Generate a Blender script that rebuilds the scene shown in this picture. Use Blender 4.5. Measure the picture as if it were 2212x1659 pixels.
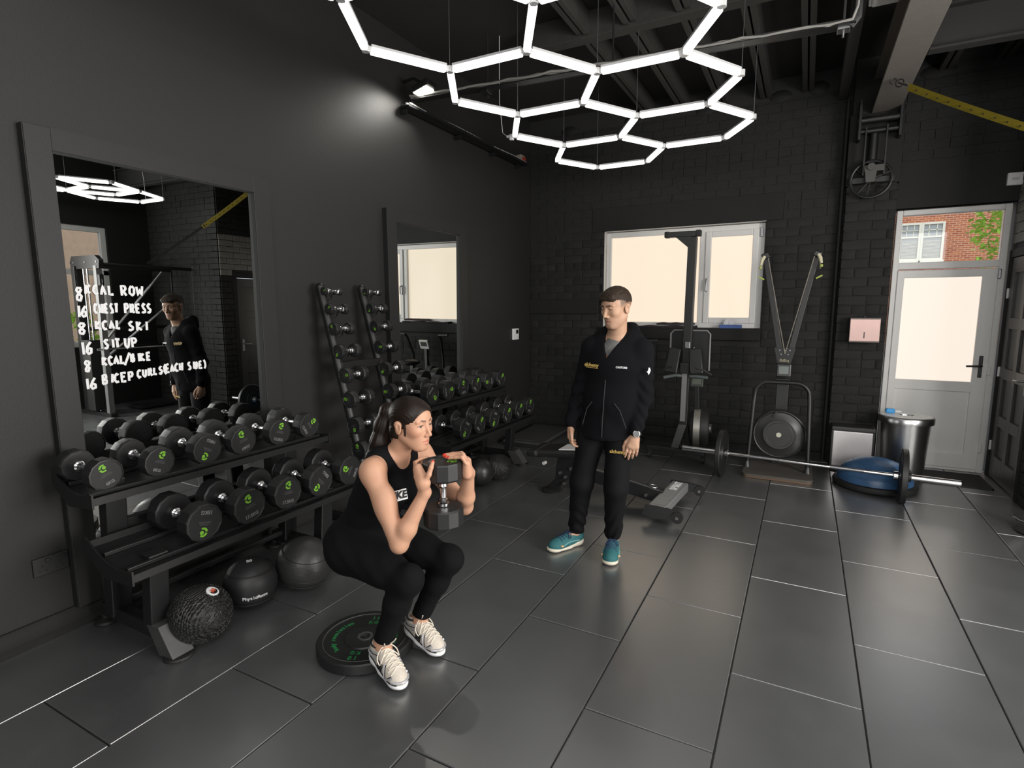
import bpy, bmesh, math, random
import numpy as np
from mathutils import Vector, Matrix
R = random.Random(7)
PI = math.pi
for o in list(bpy.data.objects): bpy.data.objects.remove(o)
SC = bpy.context.scene
COL = SC.collection

# ---------------------------------------------------------------- camera
def make_camera():
    fx, pitch, yaw, roll = 1193.67, 0.137358, 0.485578, -0.0042207
    fw = Vector((-math.sin(yaw)*math.cos(pitch), math.cos(yaw)*math.cos(pitch), -math.sin(pitch)))
    rt = Vector((math.cos(yaw), math.sin(yaw), 0)); up = rt.cross(fw)
    r = rt*math.cos(roll) + up*math.sin(roll); u = up*math.cos(roll) - rt*math.sin(roll)
    cam = bpy.data.cameras.new('camera'); co = bpy.data.objects.new('camera', cam); COL.objects.link(co)
    m = Matrix((r, u, -fw)).transposed().to_4x4(); m.translation = Vector((0, 0, 1.61))
    co.matrix_world = m
    cam.sensor_fit = 'HORIZONTAL'; cam.sensor_width = 36; cam.lens = 36*fx/2212
    cam.clip_start = .05; cam.clip_end = 200
    SC.camera = co
make_camera()

# ---------------------------------------------------------------- world, light, exposure
LED = 3.2          # emission of the hexagon tubes
PANE = 1.50        # brightness of the frosted day-lit panes
SKY = 1.7
def make_world():
    w = bpy.data.worlds.new('sky'); SC.world = w; w.use_nodes = True
    b = w.node_tree.nodes['Background']; b.inputs[0].default_value = (.86, .93, 1, 1); b.inputs[1].default_value = SKY
make_world()
def area(name, loc, rot, sx, sy, energy, color=(1, 1, 1)):
    l = bpy.data.lights.new(name, 'AREA'); l.shape = 'RECTANGLE'; l.size = sx; l.size_y = sy; l.energy = energy; l.color = color
    o = bpy.data.objects.new(name, l); COL.objects.link(o); o.location = loc; o.rotation_euler = rot
    return o
# fill lights added out of view to brighten the people and the floor
area('fill_right', (3.38, 2.0, 1.8), (0, PI/2, 0), 1.9, 2.8, 290, (1, .97, .93))  # added fill before the solid right wall, out of the mirror's sight
area('fill_front', (.9, -2.35, 2.3), (PI/2, 0, 0), 3.6, 1.9, 150, (1, .98, .96))  # added fill behind the camera, the wall there has no opening
area('fill_overhead', (.6, .4, 3.5), (0, 0, 0), 3.0, 2.0, 60, (1, .98, .95))  # added overhead fill, no fitting belongs to it
def flood(name, loc, aim, energy, size=2.2):
    l = bpy.data.lights.new(name, 'SPOT'); l.energy = energy; l.spot_size = size; l.spot_blend = .8; l.shadow_soft_size = .03; l.color = (1, .97, .92)
    o = bpy.data.objects.new(name, l); COL.objects.link(o); o.location = loc; o.rotation_euler = Vector(aim).to_track_quat('-Z', 'Y').to_euler()
flood('wall_flood_near', (-2.75, .9, 3.5), (-.7, .3, -.35), 14)
SC.view_settings.view_transform = 'Standard'; SC.view_settings.look = 'None'
SC.view_settings.exposure = 0.0; SC.view_settings.gamma = 1.0; SC.view_settings.use_curve_mapping = False
SC.cycles.max_bounces = 8; SC.cycles.caustics_reflective = False; SC.cycles.caustics_refractive = False
SC.cycles.sample_clamp_indirect = 4.0

# ---------------------------------------------------------------- materials
MATS = {}
def mat(name, col, rough=.6, metal=0., noise=.12, nscale=30, bump=0., bscale=200, spec=.5, emit=None, es=0, coat=0, sheen=0, rvar=0.):
    if name in MATS: return MATS[name]
    m = bpy.data.materials.new(name); m.use_nodes = True; nt = m.node_tree; p = nt.nodes['Principled BSDF']
    p.inputs['Roughness'].default_value = rough; p.inputs['Metallic'].default_value = metal
    p.inputs['Specular IOR Level'].default_value = spec; p.inputs['Coat Weight'].default_value = coat
    p.inputs['Sheen Weight'].default_value = sheen
    tc = nt.nodes.new('ShaderNodeTexCoord')
    n = nt.nodes.new('ShaderNodeTexNoise'); n.inputs['Scale'].default_value = nscale; n.inputs['Detail'].default_value = 4
    nt.links.new(tc.outputs['Object'], n.inputs['Vector'])
    mx = nt.nodes.new('ShaderNodeMix'); mx.data_type = 'RGBA'
    mx.inputs['A'].default_value = tuple(c*(1-noise) for c in col)+(1,); mx.inputs['B'].default_value = tuple(min(1, c*(1+noise)) for c in col)+(1,)
    nt.links.new(n.outputs['Fac'], mx.inputs['Factor']); nt.links.new(mx.outputs['Result'], p.inputs['Base Color'])
    if rvar:
        mr = nt.nodes.new('ShaderNodeMapRange'); mr.inputs['To Min'].default_value = rough-rvar; mr.inputs['To Max'].default_value = rough+rvar
        mr.inputs['From Min'].default_value = .3; mr.inputs['From Max'].default_value = .7
        nt.links.new(n.outputs['Fac'], mr.inputs['Value']); nt.links.new(mr.outputs['Result'], p.inputs['Roughness'])
    if bump:
        b = nt.nodes.new('ShaderNodeBump'); b.inputs['Strength'].default_value = bump; b.inputs['Distance'].default_value = .01
        n2 = nt.nodes.new('ShaderNodeTexNoise'); n2.inputs['Scale'].default_value = bscale; n2.inputs['Detail'].default_value = 5
        nt.links.new(tc.outputs['Object'], n2.inputs['Vector']); nt.links.new(n2.outputs['Fac'], b.inputs['Height']); nt.links.new(b.outputs['Normal'], p.inputs['Normal'])
    if emit:
        p.inputs['Emission Color'].default_value = emit+(1,); p.inputs['Emission Strength'].default_value = es
    MATS[name] = m; return m

wall_paint = mat('matt_charcoal_paint', (.0140, .0135, .0132), .6, noise=.05, nscale=3, bump=.08, bscale=120)
frame_paint = mat('charcoal_frame_paint', (.0145, .014, .0138), .55, noise=.05, bump=.05, bscale=120)
brick_paint = mat('black_brick_paint', (.021, .021, .0205), .7, noise=.15, nscale=9, bump=.4, bscale=40, spec=.22)
mortar_paint = mat('black_mortar_paint', (.0155, .0155, .015), .8, noise=.2, bump=.4, bscale=60)
plaster_paint = mat('black_plaster_paint', (.0155, .0155, .015), .68, noise=.15, nscale=6, bump=.15, bscale=40, spec=.25)
ceil_paint = mat('dark_ceiling_boards', (.022, .021, .0195), .75, noise=.2, nscale=8, bump=.15, bscale=30)
joist_paint = mat('dark_joist_timber', (.036, .034, .031), .65, noise=.2, nscale=10, bump=.2, bscale=40)
beam_paint = mat('painted_steel_beam', (.21, .19, .17), .5, noise=.1, bump=.1, bscale=50)
rubber = mat('rubber_floor_tile', (.068, .071, .073), .36, noise=.14, nscale=4, bump=.12, bscale=18, spec=1., rvar=.06, coat=1.)
rubber.node_tree.nodes['Principled BSDF'].inputs['Coat IOR'].default_value = 2.4
rubber.node_tree.nodes['Principled BSDF'].inputs['Coat Roughness'].default_value = .30
rubber_gap = mat('floor_joint', (.06, .06, .058), .7)
black_steel = mat('black_powder_coat', (.010, .010, .0105), .42, noise=.1, bump=.1, bscale=500)
black_plastic = mat('black_plastic', (.010, .010, .0105), .4, noise=.1)
black_rubber = mat('black_rubber_head', (.0125, .0125, .013), .45, noise=.15, nscale=40, bump=.08, bscale=300)
matt_black = mat('matt_black_rubber', (.009, .009, .009), .65, noise=.15)
chrome = mat('chrome', (.78, .78, .79), .16, 1., noise=.03)
steel = mat('brushed_steel', (.5, .5, .5), .3, 1., noise=.1, nscale=60)
dull_steel = mat('dull_steel', (.30, .30, .31), .42, 1., noise=.1)
silver = mat('silver_paint', (.22, .22, .22), .38, .3, noise=.08)
white_pvc = mat('white_upvc', (.72, .71, .69), .35, noise=.02)
white_plastic = mat('white_plastic', (.75, .75, .75), .4, noise=.02)
off_white = mat('off_white', (.6, .59, .56), .6, noise=.05)
green_print = mat('lime_green_print', (.17, .42, .03), .5, noise=.05)
dkgreen_print = mat('green_lettering', (.02, .22, .06), .55, noise=.05)
grey_print = mat('grey_lettering', (.16, .16, .16), .5, noise=.05)
white_print = mat('white_lettering', (.8, .8, .8), .5, noise=.02)
gold_print = mat('gold_lettering', (.5, .34, .1), .45, noise=.05)
red_print = mat('red_lettering', (.65, .08, .03), .5, noise=.05)
yellow_web = mat('yellow_webbing', (.33, .26, .02), .7, noise=.2, nscale=60, bump=.2, bscale=400)
blue_vinyl = mat('blue_vinyl', (.05, .13, .27), .36, noise=.2, nscale=60, bump=.06, bscale=400)
led_mat = mat('led_tube', (1, 1, 1), .4, emit=(1, .985, .94), es=LED)
lamp_mat = mat('lamp_face', (1, 1, 1), .4, emit=(1, .97, .85), es=14)
clear_plastic = mat('clear_plastic', (.6, .6, .6), .2, noise=.03)
pane_mat = mat('frosted_pane', (.12, .11, .10), .45, noise=.02, emit=(1., .835, .65), es=PANE*.62)
door_pane_mat = mat('frosted_door_pane', (.12, .115, .11), .45, noise=.02, emit=(1., .875, .75), es=PANE*.62)
mirror_mat = mat('mirror_glass', (.80, .83, .82), .0, 1., noise=0.)
cable_white = mat('pale_cable', (.30, .29, .27), .5, noise=.1)
cable_dark = mat('dark_cable', (.05, .05, .05), .5, noise=.1)
red_brick = mat('red_brick_far', (.42, .15, .07), .85, noise=.25, nscale=14)
leaf_mat = mat('yellow_green_leaves', (.30, .48, .05), .6, noise=.35, nscale=20)  # yellow-green leaf colour with random variation
cream_paint = mat('cream_sash_paint', (.75, .72, .6), .5, noise=.02)
pink_film = mat('rosy_steel_cover', (.62, .42, .38), .35, .35, noise=.06, nscale=12)
def glass_mat():
    m = bpy.data.materials.new('window_glass'); m.use_nodes = True; nt = m.node_tree; nt.nodes.clear()
    o = nt.nodes.new('ShaderNodeOutputMaterial'); t = nt.nodes.new('ShaderNodeBsdfTransparent'); g = nt.nodes.new('ShaderNodeBsdfGlossy')
    g.inputs['Roughness'].default_value = .02; f = nt.nodes.new('ShaderNodeFresnel'); f.inputs['IOR'].default_value = 1.35
    mx = nt.nodes.new('ShaderNodeMixShader'); nt.links.new(f.outputs[0], mx.inputs[0]); nt.links.new(t.outputs[0], mx.inputs[1]); nt.links.new(g.outputs[0], mx.inputs[2]); nt.links.new(mx.outputs[0], o.inputs[0])
    return m
glass = glass_mat()
def attr_mat(name, rough=.5, sss=0., bump=0., bscale=300, sheen=0., noise=.06, spec=.4):
    m = mat(name, (1, 1, 1), rough, noise=noise, nscale=60, bump=bump, bscale=bscale, sheen=sheen, spec=spec)
    nt = m.node_tree; p = nt.nodes['Principled BSDF']
    a = nt.nodes.new('ShaderNodeAttribute'); a.attribute_name = 'Col'
    mx = [n for n in nt.nodes if n.type == 'MIX'][0]
    mul = nt.nodes.new('ShaderNodeMix'); mul.data_type = 'RGBA'; mul.blend_type = 'MULTIPLY'; mul.inputs['Factor'].default_value = 1
    nt.links.new(a.outputs['Color'], mul.inputs['A']); nt.links.new(mx.outputs['Result'], mul.inputs['B']); nt.links.new(mul.outputs['Result'], p.inputs['Base Color'])
    if sss:
        p.inputs['Subsurface Weight'].default_value = sss; p.inputs['Subsurface Radius'].default_value = (.012, .004, .002); p.inputs['Subsurface Scale'].default_value = 1
    return m
skin_mat = attr_mat('skin', .52, .10, .06, 350, spec=.35)
cloth_mat = mat('black_jersey', (.0062, .0062, .0068), .9, noise=.2, nscale=200, bump=.12, bscale=600, spec=.12)
fleece_mat = mat('black_fleece', (.0058, .0058, .0072), .95, noise=.2, nscale=150, bump=.15, bscale=500, spec=.12)
track_mat = mat('black_track_cloth', (.0058, .0058, .0066), .8, noise=.2, nscale=150, bump=.12, bscale=400, spec=.15)
hair_f = mat('dark_brown_hair', (.0125, .0072, .005), .45, noise=.4, nscale=25, bump=.10, bscale=260, spec=.3)
hair_m = mat('brown_hair', (.030, .019, .012), .6, noise=.4, nscale=60, bump=.3, bscale=240, spec=.25)

# ---------------------------------------------------------------- mesh building
def V(*a): return Vector(a)
class MB:
    def __init__(s): s.bm = bmesh.new(); s.mi = 0; s.bv = False
    def _m(s, faces):
        for f in faces: f.material_index = s.mi
    def box(s, c, d, rot=None, bev=0., top=None):
        M = Matrix.Translation(Vector(c))
        if rot is not None: M = M @ (rot.to_4x4() if isinstance(rot, Matrix) else Matrix.Rotation(rot, 4, 'Z'))
        vs = []
        for x in (-.5, .5):
            for y in (-.5, .5):
                for z in (-.5, .5):
                    k = 1. if (top is None or z < 0) else top
                    vs.append(s.bm.verts.new(M @ Vector((x*d[0]*k, y*d[1]*k, z*d[2]))))
        fs = [s.bm.faces.new([vs[i] for i in q]) for q in ((0, 1, 3, 2), (4, 6, 7, 5), (0, 4, 5, 1), (2, 3, 7, 6), (0, 2, 6, 4), (1, 5, 7, 3))]
        s._m(fs)
        if bev:
            s.bv = True; es = list({e for f in fs for e in f.edges})
            r = bmesh.ops.bevel(s.bm, geom=es, offset=bev, segments=2, profile=.5, affect='EDGES'); s._m(r['faces'])
        return s
    def bb(s, x0, x1, y0, y1, z0, z1, bev=0.):
        return s.box(((x0+x1)/2, (y0+y1)/2, (z0+z1)/2), (abs(x1-x0), abs(y1-y0), abs(z1-z0)), None, bev)
    def beam(s, a, b, w, h, up=(0, 0, 1), bev=0.):
        a = Vector(a); b = Vector(b); d = b-a; L = d.length; z = d.normalized(); u = Vector(up)
        if abs(z.dot(u)) > .98: u = Vector((0, 1, 0))
        x = u.cross(z).normalized(); y = z.cross(x)
        return s.box((a+b)/2, (w, h, L), Matrix((x, y, z)).transposed(), bev)
    def lathe(s, prof, o=(0, 0, 0), ax=(0, 0, 1), n=24, cap=True):
        o = Vector(o); z = Vector(ax).normalized(); t = Vector((1, 0, 0)) if abs(z.x) < .9 else Vector((0, 1, 0))
        x = t.cross(z).normalized(); y = z.cross(x); rings = []
        for r, h in prof:
            rings.append([s.bm.verts.new(o+z*h+(x*math.cos(2*PI*i/n)+y*math.sin(2*PI*i/n))*r) for i in range(n)] if r > 1e-6 else [s.bm.verts.new(o+z*h)])
        for A, B in zip(rings, rings[1:]):
            for i in range(n):
                j = (i+1) % n
                if len(A) == 1 and len(B) == 1: continue
                q = [A[0], B[j], B[i]] if len(A) == 1 else ([A[i], A[j], B[0]] if len(B) == 1 else [A[i], A[j], B[j], B[i]])
                s._m([s.bm.faces.new(q)])
        if cap:
            if len(rings[0]) > 1: s._m([s.bm.faces.new(rings[0][::-1])])
            if len(rings[-1]) > 1: s._m([s.bm.faces.new(rings[-1])])
        return s
    def cyl(s, a, b, r, r2=None, n=16):
        a = Vector(a); b = Vector(b); return s.lathe([(r, 0), (r if r2 is None else r2, (b-a).length)], a, b-a, n)
    def tube(s, pts, r, n=8, close=False):
        P = [Vector(p) for p in pts]; rings = []; prev = None; N = len(P)
        for i, p in enumerate(P):
            t = (P[(i+1) % N]-P[i-1]) if close else (P[min(i+1, N-1)]-P[max(i-1, 0)])
            t.normalize()
            if prev is None:
                u = Vector((0, 0, 1)) if abs(t.z) < .9 else Vector((1, 0, 0)); x = u.cross(t).normalized()
            else: x = (prev-t*prev.dot(t)).normalized()
            prev = x; y = t.cross(x); rr = r[i] if isinstance(r, (list, tuple)) else r
            rings.append([s.bm.verts.new(p+(x*math.cos(2*PI*k/n)+y*math.sin(2*PI*k/n))*rr) for k in range(n)])
        prs = list(zip(rings, rings[1:])) + ([(rings[-1], rings[0])] if close else [])
        for A, B in prs:
            for k in range(n): s._m([s.bm.faces.new([A[k], A[(k+1) % n], B[(k+1) % n], B[k]])])
        if not close: s._m([s.bm.faces.new(rings[0][::-1]), s.bm.faces.new(rings[-1])])
        return s
    def sphere(s, c, r, n=16, m=10, sc=(1, 1, 1)):
        r0 = [(math.sin(PI*i/m), -math.cos(PI*i/m)) for i in range(m+1)]
        v0 = len(s.bm.verts); s.lathe([(a*r if 0 < i < m else 0, b*r) for i, (a, b) in enumerate(r0)], (0, 0, 0), (0, 0, 1), n)
        s.bm.verts.ensure_lookup_table()
        for v in s.bm.verts[v0:]: v.co = Vector((v.co.x*sc[0], v.co.y*sc[1], v.co.z*sc[2]))+Vector(c)
        return s
    def torus(s, c, ax, Rr, r, n=32, m=8):
        z = Vector(ax).normalized(); t = Vector((1, 0, 0)) if abs(z.x) < .9 else Vector((0, 1, 0)); x = t.cross(z).normalized(); y = z.cross(x)
        return s.tube([Vector(c)+(x*math.cos(2*PI*i/n)+y*math.sin(2*PI*i/n))*Rr for i in range(n)], r, m, True)
    def prism(s, poly, o, ux, uy, depth, uz=None):
        o = Vector(o); ux = Vector(ux).normalized(); uy = Vector(uy).normalized(); uz = Vector(uz).normalized() if uz is not None else ux.cross(uy)
        A = [s.bm.verts.new(o+ux*a+uy*b) for a, b in poly]; B = [s.bm.verts.new(o+ux*a+uy*b+uz*depth) for a, b in poly]; n = len(poly)
        fs = [s.bm.faces.new(A[::-1]), s.bm.faces.new(B)]+[s.bm.faces.new([A[i], A[(i+1) % n], B[(i+1) % n], B[i]]) for i in range(n)]
        s._m(fs); return s
    def xf(s, M, v0=0):
        s.bm.verts.ensure_lookup_table()
        for v in s.bm.verts[v0:]: v.co = M @ v.co
        return s
    def mesh(s, name, mats, smooth=None):
        bmesh.ops.recalc_face_normals(s.bm, faces=s.bm.faces)
        me = bpy.data.meshes.new(name); s.bm.to_mesh(me); s.bm.free()
        for m in (mats if isinstance(mats, (list, tuple)) else [mats]): me.materials.append(m)
        if smooth is not None:
            me.shade_smooth()
            try: me.set_sharp_from_angle(angle=math.radians(min(smooth, 19) if s.bv else smooth))
            except Exception: pass
        return me
    def build(s, name, mats, parent=None, smooth=40):
        o = bpy.data.objects.new(name, s.mesh(name, mats, smooth)); COL.objects.link(o)
        if parent is not None: o.parent = parent
        return o

def tag(o, label, cat, group=None, kind=None):
    if label: o['label'] = label
    if cat: o['category'] = cat
    if group: o['group'] = group
    if kind: o['kind'] = kind
    return o
def thing(name, label, cat, loc=(0, 0, 0), rz=0, group=None):
    o = bpy.data.objects.new(name, None); COL.objects.link(o); o.location = loc; o.rotation_euler = (0, 0, rz); o.empty_display_size = .1
    return tag(o, label, cat, group)
def structure(o): o['kind'] = 'structure'; return o
def dup(root, loc, rot, label, group=None, scale=None):
    r = root.copy(); COL.objects.link(r); r.location = loc; r.rotation_euler = rot; r['label'] = label
    if scale: r.scale = (scale,)*3
    if group: r['group'] = group
    for ch in root.children:
        c = ch.copy(); COL.objects.link(c); c.parent = r
        for g in ch.children:
            d = g.copy(); COL.objects.link(d); d.parent = c
    return r
def smooth_pts(P, k=5):
    P = [Vector(p) for p in P]; out = []
    for i in range(len(P)-1):
        a, b, c, d = P[max(i-1, 0)], P[i], P[i+1], P[min(i+2, len(P)-1)]
        for j in range(k):
            t = j/k; out.append(.5*((2*b)+(c-a)*t+(2*a-5*b+4*c-d)*t*t+(3*b-a-3*c+d)*t*t*t))
    return out+[P[-1]]
def text_mesh(body, size, depth=.0006, bold=0., shear=0.):
    cu = bpy.data.curves.new('lettering', 'FONT'); cu.body = body; cu.size = size; cu.extrude = depth; cu.align_x = 'CENTER'; cu.align_y = 'CENTER'; cu.offset = bold; cu.shear = shear
    cu.resolution_u = 3
    o = bpy.data.objects.new('lettering', cu); COL.objects.link(o); bpy.context.view_layer.update()
    me = bpy.data.meshes.new_from_object(o.evaluated_get(bpy.context.evaluated_depsgraph_get()))
    bpy.data.objects.remove(o); return me
def text(name, body, size, o, ux, uy, m, parent=None, depth=.0006, bold=0., shear=0.):
    me = text_mesh(body, size, depth, bold, shear); ux = Vector(ux).normalized(); uy = Vector(uy); uy = (uy-ux*uy.dot(ux)).normalized(); uz = ux.cross(uy)
    M = Matrix((ux, uy, uz)).transposed().to_4x4(); M.translation = Vector(o); me.transform(M); me.materials.clear(); me.materials.append(m)
    ob = bpy.data.objects.new(name, me); COL.objects.link(ob)
    if parent is not None: ob.parent = parent
    return ob
# ================================================================= the setting
XL, YB, XR, XO, ZC = -3.23, 6.65, 1.64, 3.42, 3.93
# ---- floor: one slab of joints, one part per rubber tile
fl = MB(); fl.bb(XL-.2, XO+.2, -2.6, YB+.3, -.12, -.012)
floor = structure(fl.build('floor', rubber_gap))
def tile_mesh(w, d):
    b = MB(); b.box((0, 0, -.008), (w, d, .016), None, .003); return b.mesh('rubber_tile', rubber, None)
TM = {}
def tile(x0, x1, y0, y1):
    w, d = round(x1-x0-.006, 3), round(y1-y0-.006, 3)
    if w < .02 or d < .02: return
    if (w, d) not in TM: TM[(w, d)] = tile_mesh(w, d)
    o = bpy.data.objects.new('rubber_tile', TM[(w, d)]); COL.objects.link(o); o.parent = floor
    o.location = ((x0+x1)/2, (y0+y1)/2, R.uniform(-.0007, .0007)); o.rotation_euler = (R.uniform(-.0012, .0012), R.uniform(-.002, .002), R.uniform(-.0008, .0008))
for k in range(-7, 7):
    x0 = .3+.5*k; x1 = min(x0+.5, XO); x0 = max(x0, XL)
    off = .94 if k % 2 == 0 else .445
    lim = YB+.08 if x0 < XR else 5.6
    y = -3+off
    while y < lim:
        a, b = max(y, -2.5), min(y+1, lim)
        if b > a: tile(x0, x1, a, b)
        y += 1
# ---- brickwork
BRK = []
for i in range(5):
    b = MB(); b.box((0, 0, 0), (.232, .028, .081), None, .004)
    for v in b.bm.verts: v.co += Vector((R.uniform(-.003, .003), R.uniform(-.0006, .0006), R.uniform(-.003, .003)))
    BRK.append(b.mesh('brick', brick_paint, 50))
def brick_list(a0, a1, z0, z1, holes=(), ph=0.):
    out = []; r = int(math.floor(z0/.09))
    while r*.09 < z1:
        za, zb = max(r*.09, z0), min(r*.09+.09, z1)
        if zb-za > .03:
            a = a0-(.12 if r % 2 else 0)-ph; step = .12 if r % 6 == 5 else .24
            while a < a1:
                p, q = max(a, a0), min(a+step, a1); segs = [(p, q)]
                for h0, h1, g0, g1 in holes:
                    if zb > g0+.02 and za < g1-.02:
                        n = []
                        for s, t in segs:
                            if t <= h0 or s >= h1: n.append((s, t)); continue
                            if s < h0: n.append((s, h0))
                            if t > h1: n.append((h1, t))
                        segs = n
                out += [((s+t)/2, (za+zb)/2, t-s-.006, zb-za-.007) for s, t in segs if t-s > .03]
                a += step
        r += 1
    return out
def lay(parent, lst, place, limit=300, key=None):
    """the nearest bricks one by one, the rest joined into one part"""
    lst = sorted(lst, key=key) if key else lst
    for a, z, w, h in lst[:limit]:
        o = bpy.data.objects.new('brick', BRK[R.randrange(5)]); COL.objects.link(o); o.parent = parent
        p, rz = place(a, z); o.location = Vector(p)+Vector((R.uniform(-1, 1), R.uniform(-1, 1), 0))*.0018
        o.rotation_euler = (R.uniform(-.004, .004), R.uniform(-.008, .008), rz+R.uniform(-.003, .003)); o.scale = (w/.232, 1, h/.081)
    rest = lst[limit:]
    if rest:
        b = MB()
        for a, z, w, h in rest:
            p, rz = place(a, z); b.box((p[0]+R.uniform(-.002, .002), p[1]+R.uniform(-.002, .002), p[2]), (w, .028, h), rz+R.uniform(-.003, .003))
        b.build('brickwork', brick_paint, parent, 50)['kind'] = 'stuff'

# ---- far wall (brick) with the window opening
W0, W1, WZ0, WZ1 = -2.225, -.43, 1.365, 2.52
b = MB(); T = .22
b.bb(XL-.2, W0, YB, YB+T, 0, ZC); b.bb(W1, .72, YB, YB+T, 0, ZC); b.bb(W0, W1, YB, YB+T, 0, WZ0); b.bb(W0, W1, YB, YB+T, WZ1, ZC)
b.bb(.72, XR+.1, YB, YB+T, 2.54, ZC)
wall_back = structure(b.build('wall_back', mortar_paint))
holes = [(W0, W1, WZ0, WZ1), (-2.38, -.27, WZ1, 2.80), (XL, -2.28, 1.53, 1.70), (-2.26, -.42, 1.23, 1.37), (.28, .72, 0, 4)]
lst = brick_list(XL, XR, 0, 3.72, holes+[(.7, 1.7, 0, 2.98)])
lay(wall_back, lst, lambda a, z: ((a, YB+.006, z), 0), 300, lambda q: abs(q[1]-1.4)*1.0+abs(q[0]+1.2)*.3)
b = MB(); b.bb(-2.38, -.27, YB-.012, YB+.05, WZ1, 2.80, .004); b.build('lintel', plaster_paint, wall_back)
b = MB(); b.bb(.71, XR, YB-.012, YB+.05, 2.54, 2.98, .004); b.build('door_lintel', plaster_paint, wall_back)
b = MB(); b.bb(XL, -2.28, YB-.04, YB+.02, 1.53, 1.70, .006); b.build('dado_band', plaster_paint, wall_back)
b = MB(); b.bb(-2.26, -.42, YB-.06, YB+.10, 1.235, 1.37, .01); b.build('window_ledge', plaster_paint, wall_back)
b = MB(); b.bb(W0-.004, W0+.006, YB, YB+.09, WZ0, WZ1); b.bb(W0, W1, YB, YB+.09, WZ1-.006, WZ1+.004); b.build('window_reveal', off_white, wall_back)
b = MB()
for x, w, z in ((-2.7, .3, 3.74), (-1.9, .32, 3.75), (-1.1, .3, 3.74), (-.36, .3, 3.75), (-.02, .27, 3.78), (.95, .4, 3.75)):
    b.sphere((x, YB+.04, z), 1, 14, 8, (w/2, .06, .09))
b.build('mortar_fillet', plaster_paint, wall_back)
# ---- pier beside the door
PX0, PX1, PY = .28, .70, 6.50
b = MB(); b.bb(PX0+.01, PX1-.01, PY+.012, YB+.1, 0, ZC)
pier = structure(b.build('pillar', mortar_paint))
pl = [q+(0,) for q in brick_list(PX0, PX1, 0, 2.76)]
lay(pier, [q[:4] for q in pl], lambda a, z: ((a, PY+.018, z), 0))
lay(pier, brick_list(PY+.03, YB, 0, 2.76), lambda a, z: ((PX1-.008, a, z), PI/2), 60)
b = MB(); b.bb(PX0-.01, PX1+.01, PY-.01, YB, 2.77, 3.42, .004); b.build('padstone', plaster_paint, pier)
b = MB(); b.cyl((PX0-.03, PY+.09, 0), (PX0-.03, PY+.09, 3.6), .018, n=10); b.build('shadow_line', matt_black, pier)  # dark rod standing in for the shadow line beside the pier
# ---- left wall, baseboard
b = MB(); b.bb(XL-.2, XL, -2.5, YB+.2, 0, ZC+.1); wall_left = structure(b.build('wall_left', wall_paint))
b = MB(); b.prism([(0, 0), (.045, 0), (.045, .02), (.03, .035), (.026, .085), (.012, .105), (0, .105)], (XL, -2.5, 0), (1, 0, 0), (0, 0, 1), YB+2.5, (0, 1, 0))
structure(b.build('baseboard_left', plaster_paint))
b = MB(); b.prism([(0, 0), (.03, 0), (.03, .06), (0, .075)], (-3.2, YB-.01, 0), (0, -1, 0), (0, 0, 1), 3.46, (1, 0, 0)); structure(b.build('baseboard_back', plaster_paint))
# ---- right wall by the dark door, its return, the outer right wall, the wall behind the camera
b = MB(); b.bb(XR, XR+.2, 5.6, 5.86, 0, ZC); b.bb(XR, XR+.2, 6.66, YB+.2, 0, ZC); b.bb(XR, XR+.2, 5.86, 6.66, 2.06, ZC)
wall_right = structure(b.build('wall_right', mortar_paint))
lay(wall_right, brick_list(5.6, 6.66, 0, 3.72, [(5.80, 6.70, 0, 2.1)]), lambda a, z: ((XR, a, z), PI/2), 150, lambda q: abs(q[1]-2.5))
pale_brick = mat('pale_grey_brick', (.22, .21, .19), .8, noise=.3, nscale=12, bump=.5, bscale=50)  # paler tone for a band of bricks above the dark door
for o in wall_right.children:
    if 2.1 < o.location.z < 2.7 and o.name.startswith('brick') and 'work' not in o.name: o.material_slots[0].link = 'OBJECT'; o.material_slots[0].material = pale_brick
b = MB(); b.bb(XR, XO+.2, 5.6, 5.8, 0, ZC); wall_return = structure(b.build('wall_return', mortar_paint))
lay(wall_return, brick_list(XR, XO, 0, 3.72), lambda a, z: ((a, 5.6, z), 0), 290)
RY0, RY1, RZ0, RZ1 = 2.9, 4.95, .95, 2.80
b = MB(); b.bb(XO, XO+.2, -2.5, RY0, 0, ZC); b.bb(XO, XO+.2, RY1, 5.8, 0, ZC); b.bb(XO, XO+.2, RY0, RY1, 0, RZ0); b.bb(XO, XO+.2, RY0, RY1, RZ1, ZC)
structure(b.build('wall_right_outer', plaster_paint))
b = MB(); b.bb(XL-.2, XO+.2, -2.7, -2.5, 0, ZC); structure(b.build('wall_front', wall_paint))
# ---- ceiling: boards, joists, cross beam, steel beams
b = MB(); b.bb(XL-.2, XO+.2, -2.7, YB+.2, ZC, ZC+.1)
ceiling = structure(b.build('ceiling', ceil_paint))
jm = MB(); jm.bb(-.022, .022, -2.5, YB, 3.75, ZC, .004); jm = jm.mesh('joist', joist_paint, 40)
for x in (-1.70, -1.32, -.92, -.50, -.11, 1.0, 1.4, 1.8, 2.2, 2.6, 3.0):
    for dx in (-.03, .03):
        o = bpy.data.objects.new('joist', jm); COL.objects.link(o); o.parent = ceiling; o.location = (x+dx, 0, R.uniform(0, .012))
b = MB(); b.bb(-2.2, .44, 4.46, 4.58, 3.735, ZC, .005); b.build('cross_beam', joist_paint, ceiling)
bm_ = MB(); bm_.bb(.44, .665, -2.5, 6.52, 3.42, 3.44, .003); bm_.bb(.544, .56, -2.5, 6.5, 3.44, 3.74); bm_.bb(.44, .665, -2.5, 6.5, 3.72, 3.74, .003)
structure(bm_.build('beam', beam_paint))
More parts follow.
